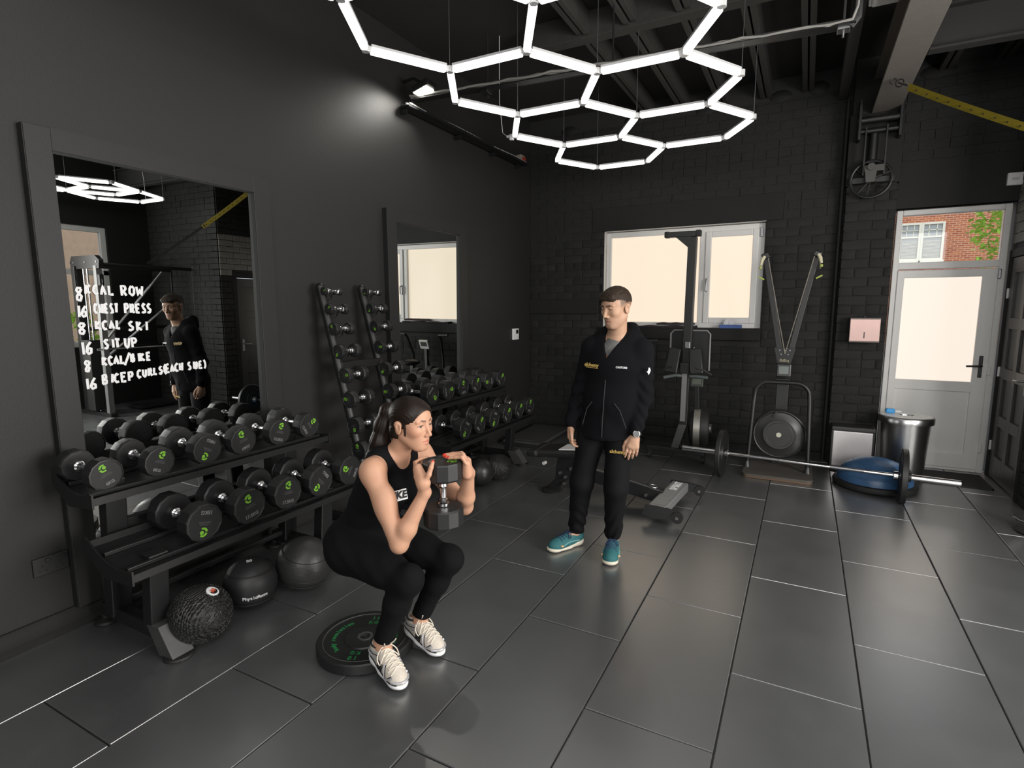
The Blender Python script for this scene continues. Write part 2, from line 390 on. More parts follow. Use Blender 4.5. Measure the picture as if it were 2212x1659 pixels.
bm_ = MB(); bm_.bb(.67, XO, 5.14, 5.24, 3.42, 3.44, .003); bm_.bb(.67, XO, 5.183, 5.197, 3.44, 3.70); bm_.bb(.67, XO, 5.12, 5.26, 3.69, 3.71)
structure(bm_.build('beam', ceil_paint))
bm_ = MB(); bm_.bb(.16, .24, -2.5, YB, 3.62, 3.75, .004); structure(bm_.build('beam', joist_paint))

# ---- window_1 (far wall): frame, two lights, handle
FY = 6.715
b = MB()
def fr(b, x0, x1, z0, z1, w, y0, y1, bev=.006):
    b.bb(x0, x0+w, y0, y1, z0, z1, bev); b.bb(x1-w, x1, y0, y1, z0, z1, bev); b.bb(x0+w, x1-w, y0, y1, z0, z0+w, bev); b.bb(x0+w, x1-w, y0, y1, z1-w, z1, bev)
fr(b, W0+.008, W1-.005, WZ0+.005, WZ1-.012, .062, FY, FY+.07)
b.bb(-1.115, -1.045, FY, FY+.07, WZ0+.06, WZ1-.07, .006)
window_1 = structure(b.build('window_1', white_pvc))
b = MB(); fr(b, -1.047, -.495, WZ0+.06, WZ1-.072, .062, FY-.018, FY+.05); b.build('sash', white_pvc, window_1)
b = MB(); b.bb(-2.17, -1.10, FY+.035, FY+.045, WZ0+.05, WZ1-.06); b.build('frosted_pane', pane_mat, window_1)
b = MB(); b.bb(-1.0, -.545, FY+.02, FY+.03, WZ0+.11, WZ1-.12); b.build('frosted_pane', pane_mat, window_1)
b = MB(); b.bb(-1.03, -1.008, FY-.03, FY-.012, 1.78, 1.93, .004); b.tube([(-1.019, FY-.028, 1.91), (-1.019, FY-.055, 1.905), (-1.019, FY-.06, 1.88), (-1.021, FY-.058, 1.79)], .0085, 8); b.build('window_handle', dull_steel, window_1)
b = MB(); b.bb(-.485, -.455, FY-.02, FY, 2.36, 2.46, .004); b.build('trickle_vent', dull_steel, window_1)
# ---- door_1: white glazed door with a clear light above
b = MB(); DY = 6.70
fr(b, .735, 1.605, 0., 2.53, .05, DY, DY+.08); b.bb(.78, 1.56, DY, DY+.08, 1.965, 2.03, .005)
door_1 = structure(b.build('door_1', white_pvc))
b = MB(); b.bb(.78, .84, DY-.012, DY+.05, .03, 1.955, .006); b.bb(1.44, 1.555, DY-.012, DY+.05, .03, 1.955, .006)
b.bb(.83, 1.45, DY-.012, DY+.05, 1.88, 1.955, .006); b.bb(.83, 1.45, DY-.012, DY+.05, .785, .885, .006); b.bb(.83, 1.45, DY-.012, DY+.05, .03, .175, .006); b.bb(.83, 1.45, DY+.004, DY+.04, .16, .80)
b.build('leaf', white_pvc, door_1)
b = MB(); b.bb(.835, 1.445, DY+.006, DY+.014, .88, 1.885); b.build('frosted_pane', door_pane_mat, door_1)
b = MB(); b.bb(.785, 1.555, DY+.03, DY+.036, 2.03, 2.48); b.build('clear_pane', glass, door_1)
b = MB(); b.bb(1.482, 1.512, DY-.022, DY-.010, .93, 1.14, .005); b.tube([(1.497, DY-.02, 1.045), (1.497, DY-.06, 1.045), (1.48, DY-.066, 1.044), (1.38, DY-.066, 1.04)], .010, 8); b.build('door_handle', black_plastic, door_1)
for z in (1.90, 1.0, .25):
    b = MB(); b.bb(1.548, 1.572, DY-.03, DY, z-.045, z+.045, .006); b.build('hinge', dull_steel if z > 1.5 else white_pvc, door_1)
# ---- door_2: dark panelled door in the right wall
b = MB(); b.bb(XR-.02, XR+.05, 5.80, 5.868, 0, 2.11, .004); b.bb(XR-.02, XR+.05, 6.655, 6.70, 0, 2.11, .004); b.bb(XR-.02, XR+.05, 5.868, 6.655, 2.04, 2.11, .004)
door_2 = structure(b.build('door_2', plaster_paint))
grey_door = mat('dark_grey_gloss', (.05, .048, .046), .35, noise=.06)
b = MB(); b.bb(XR+.012, XR+.03, 5.87, 6.65, .01, 2.035)
ys = (5.87, 5.98, 6.215, 6.305, 6.54, 6.65); zs = (.01, .22, .50, .60, .94, 1.04, 1.40, 1.50, 1.90, 2.035)
for i in (0, 2, 4): b.bb(XR-.006, XR+.02, ys[i], ys[i+1], .01, 2.035, .003)
for i in range(0, 10, 2):
    for j in (1, 3): b.bb(XR-.006, XR+.02, ys[j], ys[j+1], zs[i], zs[i+1], .003)
b.build('leaf', grey_door, door_2)
b = MB(); b.bb(XR-.016, XR-.004, 5.905, 5.945, .87, 1.06, .004); b.tube([(XR-.012, 5.925, .99), (XR-.055, 5.925, .99), (XR-.06, 5.94, .99), (XR-.06, 6.04, .985)], .009, 8); b.build('door_handle', dull_steel, door_2)
for z in (1.72, 1.0, .3):
    b = MB(); b.cyl((XR-.012, 6.652, z-.045), (XR-.012, 6.652, z+.045), .010, n=10); b.build('hinge', white_plastic, door_2)
# ---- window_2: street window in the outer right wall
b = MB()
def fry(b, y0, y1, z0, z1, w, x0, x1):
    b.bb(x0, x1, y0, y0+w, z0, z1, .005); b.bb(x0, x1, y1-w, y1, z0, z1, .005); b.bb(x0, x1, y0+w, y1-w, z0, z0+w, .005); b.bb(x0, x1, y0+w, y1-w, z1-w, z1, .005)
fry(b, RY0, RY1, RZ0, RZ1, .08, XO+.04, XO+.12); b.bb(XO+.04, XO+.12, RY0, RY1, 2.06, 2.14, .005); b.bb(XO+.04, XO+.12, 3.88, 3.96, RZ0, RZ1, .005)
window_2 = structure(b.build('window_2', white_pvc))
for y0, y1 in ((RY0+.06, 3.9), (3.94, RY1-.06)):
    for z0, z1 in ((RZ0+.06, 2.08), (2.12, RZ1-.06)):
        b = MB(); b.bb(XO+.076, XO+.082, y0, y1, z0, z1); b.build('clear_pane', glass, window_2)
# ---- outside: brick houses across the yard and the street, a tree
yard_mat = mat('grey_yard', (.3, .29, .27), .9)
b = MB(); b.bb(-20, 30, YB+.5, 40, -.3, -.15); b.bb(XO+.5, 30, -10, YB+.5, -.3, -.15); structure(b.build('ground', yard_mat))
def courses(m):
    nt = m.node_tree; p = nt.nodes['Principled BSDF']; tc = [n for n in nt.nodes if n.type == 'TEX_COORD'][0]
    bt = nt.nodes.new('ShaderNodeTexBrick'); mp = nt.nodes.new('ShaderNodeMapping')
    nt.links.new(tc.outputs['Object'], mp.inputs['Vector']); mp.inputs['Rotation'].default_value = (PI/2, 0, 0); nt.links.new(mp.outputs['Vector'], bt.inputs['Vector'])
    for k, v in (('Color1', (.50, .17, .07, 1)), ('Color2', (.34, .10, .05, 1)), ('Mortar', (.62, .36, .24, 1)), ('Scale', 1.), ('Mortar Size', .012), ('Brick Width', .24), ('Row Height', .085)): bt.inputs[k].default_value = v
    nt.links.new(bt.outputs['Color'], p.inputs['Base Color']); return m
courses(red_brick)
HY = 30.
house = thing('brick_house', 'red brick house with white sash windows seen through the light above the white door', 'house', (0, HY, 0))
b = MB(); b.bb(-12, 20, 0, .3, -.2, 12); b.build('wall', red_brick, house)
def sash(px, pz, w, h):
    b = MB(); fr(b, px-w/2, px+w/2, pz, pz+h, .09, -.09, .02, .01); b.bb(px-w/2-.04, px+w/2+.04, -.14, .02, pz-.1, pz, .01); b.bb(px-w/2, px+w/2, -.07, .02, pz+h*.6, pz+h*.6+.07)
    f = b.build('sash_window', cream_paint, house)
    b = MB(); b.bb(px-w/2+.1, px+w/2-.1, -.02, -.01, pz+.1, pz+h-.1); b.build('pane', mat('house_glass', (.35, .37, .36), .2), f)
    b = MB()
    for i in range(1, 3): b.bb(px-w/2+w*i/3-.015, px-w/2+w*i/3+.015, -.05, -.01, pz+h*.6, pz+h)
    b.bb(px-w/2, px+w/2, -.05, -.01, pz+h*.8-.015, pz+h*.8+.015); b.build('glazing_bar', cream_paint, f)
    b = MB()
    for i in range(14): b.bb(px-w/2+.12, px+w/2-.12, -.045, -.022, pz+.14+i*h*.032, pz+.155+i*h*.032)
    b.build('shutter', cream_paint, f)
sash(3.82, 3.56, .78, 1.6); sash(4.62, 3.56, .82, 1.6)
tree = thing('leafy_tree', 'bright green tree beside the brick house outside the white door', 'tree', (3.52, 13.2, -.15))
b = MB(); b.tube([(0, 0, 0), (.1, 0, 1.2), (-.1, .1, 2.4), (.1, 0, 3.9)], [.12, .1, .08, .04], 8); b.build('trunk', mat('bark', (.12, .08, .05), .9), tree)
b = MB()
for i in range(2200):
    u = R.random()**.4; th = R.uniform(0, 2*PI); ph = math.acos(R.uniform(-1, 1))
    c = Vector((u*.95*math.sin(ph)*math.cos(th), u*.8*math.sin(ph)*math.sin(th), 3.3+u*1.2*math.cos(ph)))
    a = Vector((R.uniform(-1, 1), R.uniform(-1, 1), R.uniform(-.8, .4))).normalized(); s_ = a.cross(Vector((R.random(), R.random(), 1))).normalized()
    L = R.uniform(.08, .15); q = [c, c+a*L*.5+s_*L*.28, c+a*L, c+a*L*.5-s_*L*.28]
    b.bm.faces.new([b.bm.verts.new(v) for v in q])
b.build('foliage', leaf_mat, tree)
h2 = thing('brick_house', 'pale brick house across the street seen in the left mirror through the street window', 'house', (12, 5, -.15))
b = MB(); b.bb(0, .3, -9, 8, 0, 8); b.build('wall', mat('sandy_brick', (.5, .34, .24), .9, noise=.2, nscale=6), h2)
b = MB(); b.bb(-.05, .02, -3, -1.8, 1.2, 3, .01); b.build('window', cream_paint, h2)
hd = thing('street_hedge', 'green hedge along the street seen in the left mirror', 'hedge', (8.5, 4.2, -.15))
b = MB()
for i in range(900):
    c = Vector((R.uniform(-.4, .4), R.uniform(-3.5, 3.5), R.uniform(0, 1.5))); a = Vector((R.uniform(-1, 1), R.uniform(-1, 1), R.uniform(-.2, .9))).normalized(); s_ = a.cross(Vector((R.random(), R.random(), 1))).normalized()
    L = R.uniform(.15, .3); b.bm.faces.new([b.bm.verts.new(v) for v in (c, c+a*L*.5+s_*L*.3, c+a*L, c+a*L*.5-s_*L*.3)])
b.build('foliage', leaf_mat, hd)

# ---- wall mirrors in proud black surrounds
def wall_mirror(y0, y1, g0, g1, label):
    t = thing('wall_mirror', label, 'mirror', (XL, (y0+y1)/2, .1)); yc = (y0+y1)/2; zt, gz0, gz1 = 2.453, .27, 2.352; z0 = .1
    b = MB(); d = .05
    b.bb(0, d, y0-yc, g0-yc, .005, zt-z0, .002); b.bb(0, d, g1-yc, y1-yc, .005, zt-z0, .002); b.bb(0, d, g0-yc, g1-yc, gz1-z0, zt-z0); b.bb(0, d, g0-yc, g1-yc, .005, gz0-z0)
    b.build('surround', frame_paint, t)
    b = MB(); b.bb(.001, d-.004, y0-yc-.004, y0-yc, .005, zt-z0-.002); b.bb(.006, d-.004, g1-yc-.003, g1-yc, gz0-z0, gz1-z0); b.bb(.006, d-.004, g0-yc, g1-yc, gz1-z0-.003, gz1-z0); b.build('black_edging', matt_black, t)
    b = MB(); b.bb(.001, .008, g0-yc, g1-yc, gz0-z0, gz1-z0)
    sh = Matrix(((1, 0, .006, .0), (0, 1, 0, 0), (0, 0, 1, 0), (0, 0, 0, 1))); b.xf(Matrix.Translation((0, 0, 1.2)) @ sh @ Matrix.Translation((0.006, 0, -1.2)))
    g = b.build('mirror_glass', mirror_mat, t); return t, yc
mir1, m1c = wall_mirror(1.30, 2.61, 1.405, 2.487, 'tall wall mirror with workout list handwritten in white')
mir2, m2c = wall_mirror(3.775, 5.03, 3.90, 4.915, 'wall mirror reflecting the frosted window, behind the far dumbbell rack')
# handwriting on mirror 1 : single-stroke capitals, drawn as flat ribbons
GL = {'1': [[(.5, 1), (.45, 0)]], '6': [[(.8, 1), (.35, .65), (.15, .25), (.4, 0), (.75, .12), (.75, .42), (.4, .5), (.15, .25)]], '8': [[(.8, .95), (.4, 1), (.2, .8), (.75, .3), (.6, 0), (.25, .05), (.25, .3), (.75, .75), (.8, .95)]],
 'K': [[(.15, 1), (.15, 0)], [(.8, .95), (.18, .45), (.85, 0)]], 'C': [[(.85, .85), (.55, 1), (.2, .75), (.15, .3), (.45, 0), (.85, .12)]], 'A': [[(.1, 0), (.45, 1), (.85, 0)], [(.25, .38), (.72, .38)]], 'L': [[(.2, 1), (.2, 0), (.85, .05)]],
 'R': [[(.15, 0), (.15, 1), (.7, .95), (.8, .7), (.6, .5), (.18, .48)], [(.4, .48), (.85, 0)]], 'O': [[(.5, 1), (.15, .75), (.15, .25), (.5, 0), (.85, .25), (.85, .75), (.5, 1)]], 'W': [[(.0, 1), (.22, 0), (.5, .7), (.75, 0), (1, 1)]],
 'H': [[(.15, 1), (.15, 0)], [(.85, 1), (.85, 0)], [(.15, .5), (.85, .5)]], 'E': [[(.85, 1), (.15, .98), (.15, 0), (.85, .03)], [(.15, .5), (.7, .52)]], 'S': [[(.8, .92), (.5, 1), (.2, .78), (.4, .55), (.75, .35), (.7, .08), (.4, 0), (.1, .1)]], 'T': [[(.05, 1), (.95, .97)], [(.5, 1), (.48, 0)]],
 'P': [[(.15, 0), (.15, 1), (.7, .97), (.82, .72), (.6, .48), (.15, .45)]], 'I': [[(.5, 1), (.48, 0)]], 'U': [[(.12, 1), (.15, .25), (.45, 0), (.75, .2), (.85, 1)]], 'B': [[(.15, 0), (.15, 1), (.65, .95), (.7, .65), (.15, .52), (.8, .4), (.75, .08), (.15, 0)]],
 'D': [[(.15, 0), (.15, 1), (.65, .88), (.85, .5), (.6, .08), (.15, 0)]], '(': [[(.7, 1.1), (.35, .7), (.35, .2), (.65, -.15)]], ')': [[(.3, 1.1), (.65, .7), (.65, .2), (.3, -.15)]], '/': [[(.9, 1.15), (.1, -.15)]]}
def write(parent, s, y, z, cw, h, slope=0., x=.0165, r=.0062):
    b = MB(); zz = z
    for ch in s:
        for st in GL.get(ch, []):
            pts = [(y+px*cw*.78+R.uniform(-.002, .002), zz+py*h+R.uniform(-.002, .002)) for px, py in st]
            fine = []
            for p, q in zip(pts, pts[1:]): fine += [p, ((p[0]+q[0])/2, (p[1]+q[1])/2)]
            fine.append(pts[-1]); v0 = len(b.bm.verts)
            b.tube([(0, p[0], p[1]) for p in fine], r, 8); b.bm.verts.ensure_lookup_table()
            for v in b.bm.verts[v0:]: v.co.x = v.co.x*.12+x+.006*(v.co.z-1.2)
        w = cw*(.55 if ch in '1I(/' else 1.); y += w; zz += slope*w
    return b.build('marker_writing', white_print, parent)
def wr(s, y, z, cw, h, slope=0.): write(mir1, s, y-m1c, z-.1, cw, h, slope)
# ================================================================= fittings and equipment
def pt(t, name, b, m, parent=None, smooth=40):
    b.xf(Matrix.Translation(-t.location)); return b.build(name, m, parent or t, smooth)
# handwriting (placed on the mirror)
for a in (('8', 1.445, 1.655, .045, .062), ('KCAL', 1.49, 1.690, .035, .045, -.05), ('ROW', 1.655, 1.682, .040, .05), ('16', 1.44, 1.574, .04, .053), ('CHEST', 1.52, 1.592, .0245, .045), ('PRESS', 1.665, 1.590, .029, .048),
          ('8', 1.44, 1.487, .05, .055), ('KCAL', 1.52, 1.508, .032, .042), ('SKI', 1.675, 1.497, .040, .045), ('16', 1.44, 1.385, .044, .06), ('SIT', 1.55, 1.409, .033, .045), ('UP', 1.65, 1.405, .036, .05),
          ('8', 1.448, 1.297, .045, .052), ('KCAL', 1.535, 1.322, .028, .042, .02), ('/', 1.640, 1.320, .04, .05), ('BIKE', 1.672, 1.328, .032, .042, .02), ('16', 1.442, 1.205, .044, .055), ('BICEP', 1.525, 1.225, .036, .046, .02), ('CURLS', 1.698, 1.238, .029, .04, .08), ('(EACH', 1.840, 1.250, .026, .044, .04), ('SIDE)', 1.982, 1.255, .027, .042, .02)): wr(*a)

# ---- hexagon lights
EDG = .5426
def hexlight(label, ox, oy, oz, cells, wires, feed):
    t = thing('hexagon_light', label, 'light', (ox, oy, oz)); h = math.sqrt(3)/2*EDG; segs = {}; pts = {}
    def pos(i, j): return Vector((EDG*(i+.5*j), h*j, 0))
    for (i, j) in cells:      # lowest-left corner of the hexagon
        c = [(i, j), (i+1, j), (i+1, j+1), (i, j+2), (i-1, j+2), (i-1, j+1)]
        for a, b in zip(c, c[1:]+c[:1]): segs[tuple(sorted((a, b)))] = 1; pts[a] = 1; pts[b] = 1
    for a, b in segs:
        A, B = pos(*a), pos(*b); d = (B-A).normalized(); A += d*.03; B -= d*.03
        m = MB(); m.beam(A, B, .042, .034, bev=.009); tb = m.build('led_tube', led_mat, t)
        m = MB(); m.beam(A+V(0, 0, .024), B+V(0, 0, .024), .044, .014); m.build('tube_back', clear_plastic, t)
    for p in pts:
        P = pos(*p); m = MB(); m.lathe([(.012, -.012), (.022, -.012), (.022, .024), (.010, .03)], P, n=10)
        for q in pts:
            D = pos(*q)-P
            if 0 < D.length < EDG*1.05: m.box(P+D.normalized()*.026+V(0, 0, .008), (.03, .03, .03), math.atan2(D.y, D.x), .003)
        m.build('joint', clear_plastic, t)
    for w in wires:
        P = pos(*w); m = MB(); m.cyl(P+V(0, 0, .02), P+V(0, 0, ZC-oz), .0022, n=6); m.build('hanging_wire', dull_steel, t)
    P = pos(*feed); m = MB(); m.cyl(P+V(-.02, 0, .01), P+V(-.075, 0, .01), .012, n=10); m.box(P+V(-.03, 0, .0), (.03, .03, .05), None, .003)
    m.tube([P+V(-.075, 0, .01), P+V(-.12, 0, .05), P+V(-.14, -.02, .3), P+V(-.12, -.05, ZC-oz)], .003, 6); m.build('feed_plug', white_plastic, t); return t
hexlight('big white hexagon ceiling light hanging over the trainer and the woman', -1.5449, 3.1304, 3.1,
         [(-1, 0), (0, 1), (-2, 2), (-1, 3), (-3, 4), (0, -2), (1, -1), (1, -4), (2, -3)],
         [(-1, 0), (0, 1), (-2, 2), (-1, 3), (-3, 4), (-4, 6), (0, 4), (1, 2), (1, -2)], (-3, 3))
hexlight('second white hexagon ceiling light seen in the left mirror above the cable machine', 1.52, 3.50, 3.1,
         [(0, 0), (0, 1), (1, -1), (1, -2), (2, -3)], [(0, 0), (0, 2), (-1, 3), (1, 1)], (0, 3))
# ---- white batten fitting and its twin
t = thing('batten_light', 'white strip light fitting at the top edge beside the steel beam', 'light', (.33, 4.0, 3.58))
b = MB(); b.bb(.245, .43, 3.35, 4.62, 3.57, 3.63, .01); pt(t, 'housing', b, white_plastic)
b = MB(); b.bb(.26, .415, 3.38, 4.58, 3.545, 3.575, .012); pt(t, 'diffuser', b, off_white)
# ---- floodlight on the left wall, cable runs
t = thing('wall_floodlight', 'bright small floodlight high on the left wall above the cable run', 'light', (-3.2, 4.15, 3.5))
b = MB(); b.box((-2.95, 4.03, 3.445), (.17, .14, .05), Matrix.Rotation(-.25, 3, 'Y'), .008); b.tube([(-3.22, 4.10, 3.56), (-3.08, 4.06, 3.55), (-2.95, 4.03, 3.47)], .012, 8); pt(t, 'housing', b, black_steel)
b = MB(); b.box((-2.957, 4.03, 3.416), (.14, .11, .008), Matrix.Rotation(-.25, 3, 'Y'), .003); pt(t, 'lamp_face', b, lamp_mat)
sp = bpy.data.lights.new('flood_spot', 'SPOT'); sp.energy = 24; sp.spot_size = 2.4; sp.spot_blend = .6; sp.shadow_soft_size = .03; sp.color = (1, .97, .9)
so = bpy.data.objects.new('flood_spot', sp); COL.objects.link(so); so.location = (-2.965, 4.03, 3.395); so.rotation_euler = Vector((-.55, -.25, -.8)).to_track_quat('-Z', 'Y').to_euler(); so.parent = t; so.matrix_parent_inverse = Matrix.Translation(-t.location)
t = thing('cable_tray', 'cable bundle clipped along the left wall below the floodlight', 'cables', (-3.2, 5.0, 3.35))
b = MB(); b.bb(-3.19, -3.09, 4.0, 6.28, 3.315, 3.325); b.bb(-3.094, -3.09, 4.0, 6.28, 3.315, 3.345); pt(t, 'tray', b, black_steel)
for k in range(6):
    ph = R.uniform(0, 6); y0 = -3.18+.016*k
    b = MB(); b.tube([(y0+.006*math.sin(ph+i*.9), 4.02+i*.25, 3.336+.008*math.sin(ph*2+i*1.3)+(.01 if k % 2 else 0)) for i in range(10)], .0075, 7); pt(t, 'cable', b, cable_white if k in (3, 5) else cable_dark)
for y in (4.06, 4.9, 5.6, 6.2):
    b = MB(); b.bb(-3.23, -3.16, y-.012, y+.012, 3.28, 3.315); b.tube([(-3.20, y, 3.31), (-3.10, y, 3.365), (-3.085, y, 3.33)], .004, 6); pt(t, 'bracket', b, black_steel)
t = thing('ceiling_cable_tray', 'cable tray crossing under the ceiling joists with drooping pale cable', 'cables', (-1.5, 4.09, 3.35))
b = MB()
b.beam((-3.1, 4.09, 3.385), (-2.2, 4.09, 3.345), .09, .006, up=(0, 0, 1)); b.beam((-2.2, 4.09, 3.345), (.16, 4.09, 3.27), .09, .006); b.beam((-2.2, 4.135, 3.36), (.16, 4.135, 3.285), .003, .04); b.tube([(.13, 4.09, 3.27), (.16, 4.08, 3.30), (.165, 4.09, 3.6)], .03, 8); pt(t, 'tray', b, black_steel)
for k, m_ in enumerate((cable_white, cable_white, cable_dark)):
    b = MB(); pts = []
    for i in range(28):
        x = -3.12+i*3.26/27; z = 3.415-(x+3.12)*.038; z += (-.018*abs(math.sin(i*1.15+k)) if k < 2 else 0)+.004*k
        pts.append((x, 4.05+.02*k, z))
    pts += [(.165, 4.06+.02*k, 3.36), (.17, 4.07+.01*k, 3.65)]
    b.tube(pts, .009 if k < 2 else .012, 7); pt(t, 'cable', b, m_)
for x, z in ((-1.35, 3.33), (.10, 3.28), (-2.4, 3.35)):
    b = MB(); b.cyl((x, 4.15, z-.05), (x, 4.15, 3.80), .007, n=8); b.box((x, 4.12, z), (.07, .08, .05), None, .005); pt(t, 'hanger', b, dull_steel if x > 0 else black_steel)
t = thing('isolator_switch', 'small grey isolator with red knob at the end of the wall cable run', 'switch', (-3.2, 6.29, 3.41))
b = MB(); b.bb(-3.23, -3.16, 6.25, 6.35, 3.34, 3.45, .006); pt(t, 'box', b, mat('sand_plastic', (.28, .25, .2), .5))
b = MB(); b.cyl((-3.16, 6.30, 3.40), (-3.135, 6.30, 3.40), .025, n=14); pt(t, 'knob', b, mat('red_knob', (.4, .05, .03), .4))
# ---- thermostat, sockets, alarm
t = thing('thermostat', 'white thermostat with dark display on the left wall near the far corner', 'thermostat', (-3.22, 6.2, 1.28))
b = MB(); b.bb(-3.23, -3.205, 6.12, 6.27, 1.21, 1.35, .006); pt(t, 'case', b, white_plastic)
b = MB(); b.bb(-3.206, -3.203, 6.19, 6.25, 1.285, 1.335); pt(t, 'display', b, black_plastic)
b = MB(); b.cyl((-3.205, 6.215, 1.245), (-3.2, 6.215, 1.245), .02, n=14); pt(t, 'button', b, off_white)
t = thing('wall_socket', 'black double socket low on the left wall beside the mirror', 'socket', (-3.23, 1.22, .37))
b = MB(); b.bb(-3.23, -3.218, 1.147, 1.293, .322, .412, .003); pt(t, 'plate', b, mat('black_nickel', (.014, .014, .014), .5))
for y in (1.185, 1.255):
    b = MB(); b.bb(-3.219, -3.211, y-.008+.02, y+.008+.02, .385, .402, .002); pt(t, 'rocker', b, black_plastic)
    b = MB(); b.bb(-3.2185, -3.2165, y-.004, y+.004, .362, .374); b.bb(-3.2185, -3.2165, y-.018, y-.008, .342, .348); b.bb(-3.2185, -3.2165, y+.008, y+.018, .342, .348); pt(t, 'pin_holes', b, matt_black)
t = thing('alarm_box', 'white square alarm box high beside the white door', 'alarm', (1.57, YB, 2.73))
b = MB(); b.bb(1.52, 1.635, YB-.055, YB-.012, 2.67, 2.78, .008); pt(t, 'case', b, white_plastic)
b = MB(); b.bb(1.55, 1.60, YB-.058, YB-.054, 2.715, 2.735); pt(t, 'badge', b, mat('pale_grey', (.5, .5, .5), .5))
# ---- wall machine: old line-shaft pulley on the pier
t = thing('old_pulley', 'black cast iron pulley wheel and bracket high on the brick pier', 'pulley', (.47, 6.47, 2.85)); yy = 6.40
b = MB(); b.torus((.47, yy, 2.80), (0, 1, 0), .165, .014, 40, 8); b.cyl((.47, yy-.03, 2.80), (.47, yy+.03, 2.80), .03, n=14)
for a in (20, 100, 140, 230, 260, 320):
    b.cyl((.47, yy, 2.80), (.47+.165*math.cos(math.radians(a)), yy, 2.80+.165*math.sin(math.radians(a))), .008, n=6)
pt(t, 'wheel', b, black_steel)
for x in (.40, .565): b = MB(); b.bb(x-.008, x+.008, yy-.05, yy-.03, 2.83, 3.27, .003); pt(t, 'side_rail', b, black_steel)
b = MB(); b.bb(.40, .565, yy-.055, yy-.025, 2.86, 2.92, .004); b.prism([(-.05, 0), (.05, 0), (.035, -.12), (-.035, -.12)], (.46, yy-.06, 2.88), (1, 0, 0), (0, 0, 1), .02, (0, -1, 0)); pt(t, 'plate', b, dull_steel if False else mat('gunmetal', (.06, .06, .055), .45, .3))
b = MB(); b.cyl((.46, yy-.06, 2.895), (.46, yy-.10, 2.895), .032, n=16); pt(t, 'bolt', b, mat('gunmetal', (.06, .06, .055), .45, .3))
b = MB(); b.cyl((.47, 6.44, 2.94), (.47, 6.44, 3.26), .038, n=14); pt(t, 'screw', b, black_steel)
for z, r in ((3.335, .032), (3.235, .024)): b = MB(); b.cyl((.33, yy-.01, z), (.68, yy-.01, z), r, n=14); pt(t, 'roller', b, black_steel)
for x in (.345, .665): b = MB(); b.bb(x-.012, x+.012, yy-.05, 6.5, 3.16, 3.52, .004); pt(t, 'cheek_plate', b, black_steel)
b = MB(); b.bb(.29, .66, 6.44, 6.49, 2.775, 2.83, .004); pt(t, 'bearer', b, black_steel)
# ---- yellow suspension strap from the steel beam to the cable machine
def strap():
    A = V(.50, 5.63, 3.41); B = V(2.35, 4.90, 2.20)
    t = thing('suspension_strap', 'yellow and black suspension strap hooked to the steel beam', 'strap', A)
    d = B-A
    def web(name, u0, u1, w, m):
        b = MB(); n = 14; side = d.cross(V(0, 0, 1)).normalized(); vs = []
        for i in range(n+1):
            u = u0+(u1-u0)*i/n; p = A+d*u+V(0, 0, -.16*u*(1-u)); nn = side.cross(d).normalized(); tilt = (nn*.8+side*.6).normalized()
            vs.append([b.bm.verts.new(p+tilt*w/2+nn.cross(tilt)*.001), b.bm.verts.new(p-tilt*w/2)])
        for p, q in zip(vs, vs[1:]): b.bm.faces.new([p[0], p[1], q[1], q[0]])
        bmesh.ops.solidify(b.bm, geom=b.bm.faces[:], thickness=.003); return pt(t, name, b, m)
    b = MB(); b.torus(A+V(.01, -.01, -.01), (0, 1, 0), .022, .004, 16, 6); b.torus(A+d*.03+V(0, 0, 0), d.cross(V(0, 0, 1)), .028, .005, 16, 6); b.beam(A+d*.025, A+d*.055, .03, .008); pt(t, 'carabiner', b, black_steel)
    web('yellow_web', .06, .52, .058, yellow_web); web('black_web', .50, .99, .038, mat('black_webbing', (.015, .015, .015), .7))
    b = MB()
    for i in range(12):
        u = .09+i*.036; p = A+d*u+V(0, 0, -.16*u*(1-u)); b.beam(p-d.cross(V(0, 0, 1)).normalized()*.02+V(0, 0, .012), p+d.cross(V(0, 0, 1)).normalized()*.02-V(0, 0, .012), .0045, .0075)
    pt(t, 'stitching', b, matt_black)
strap()

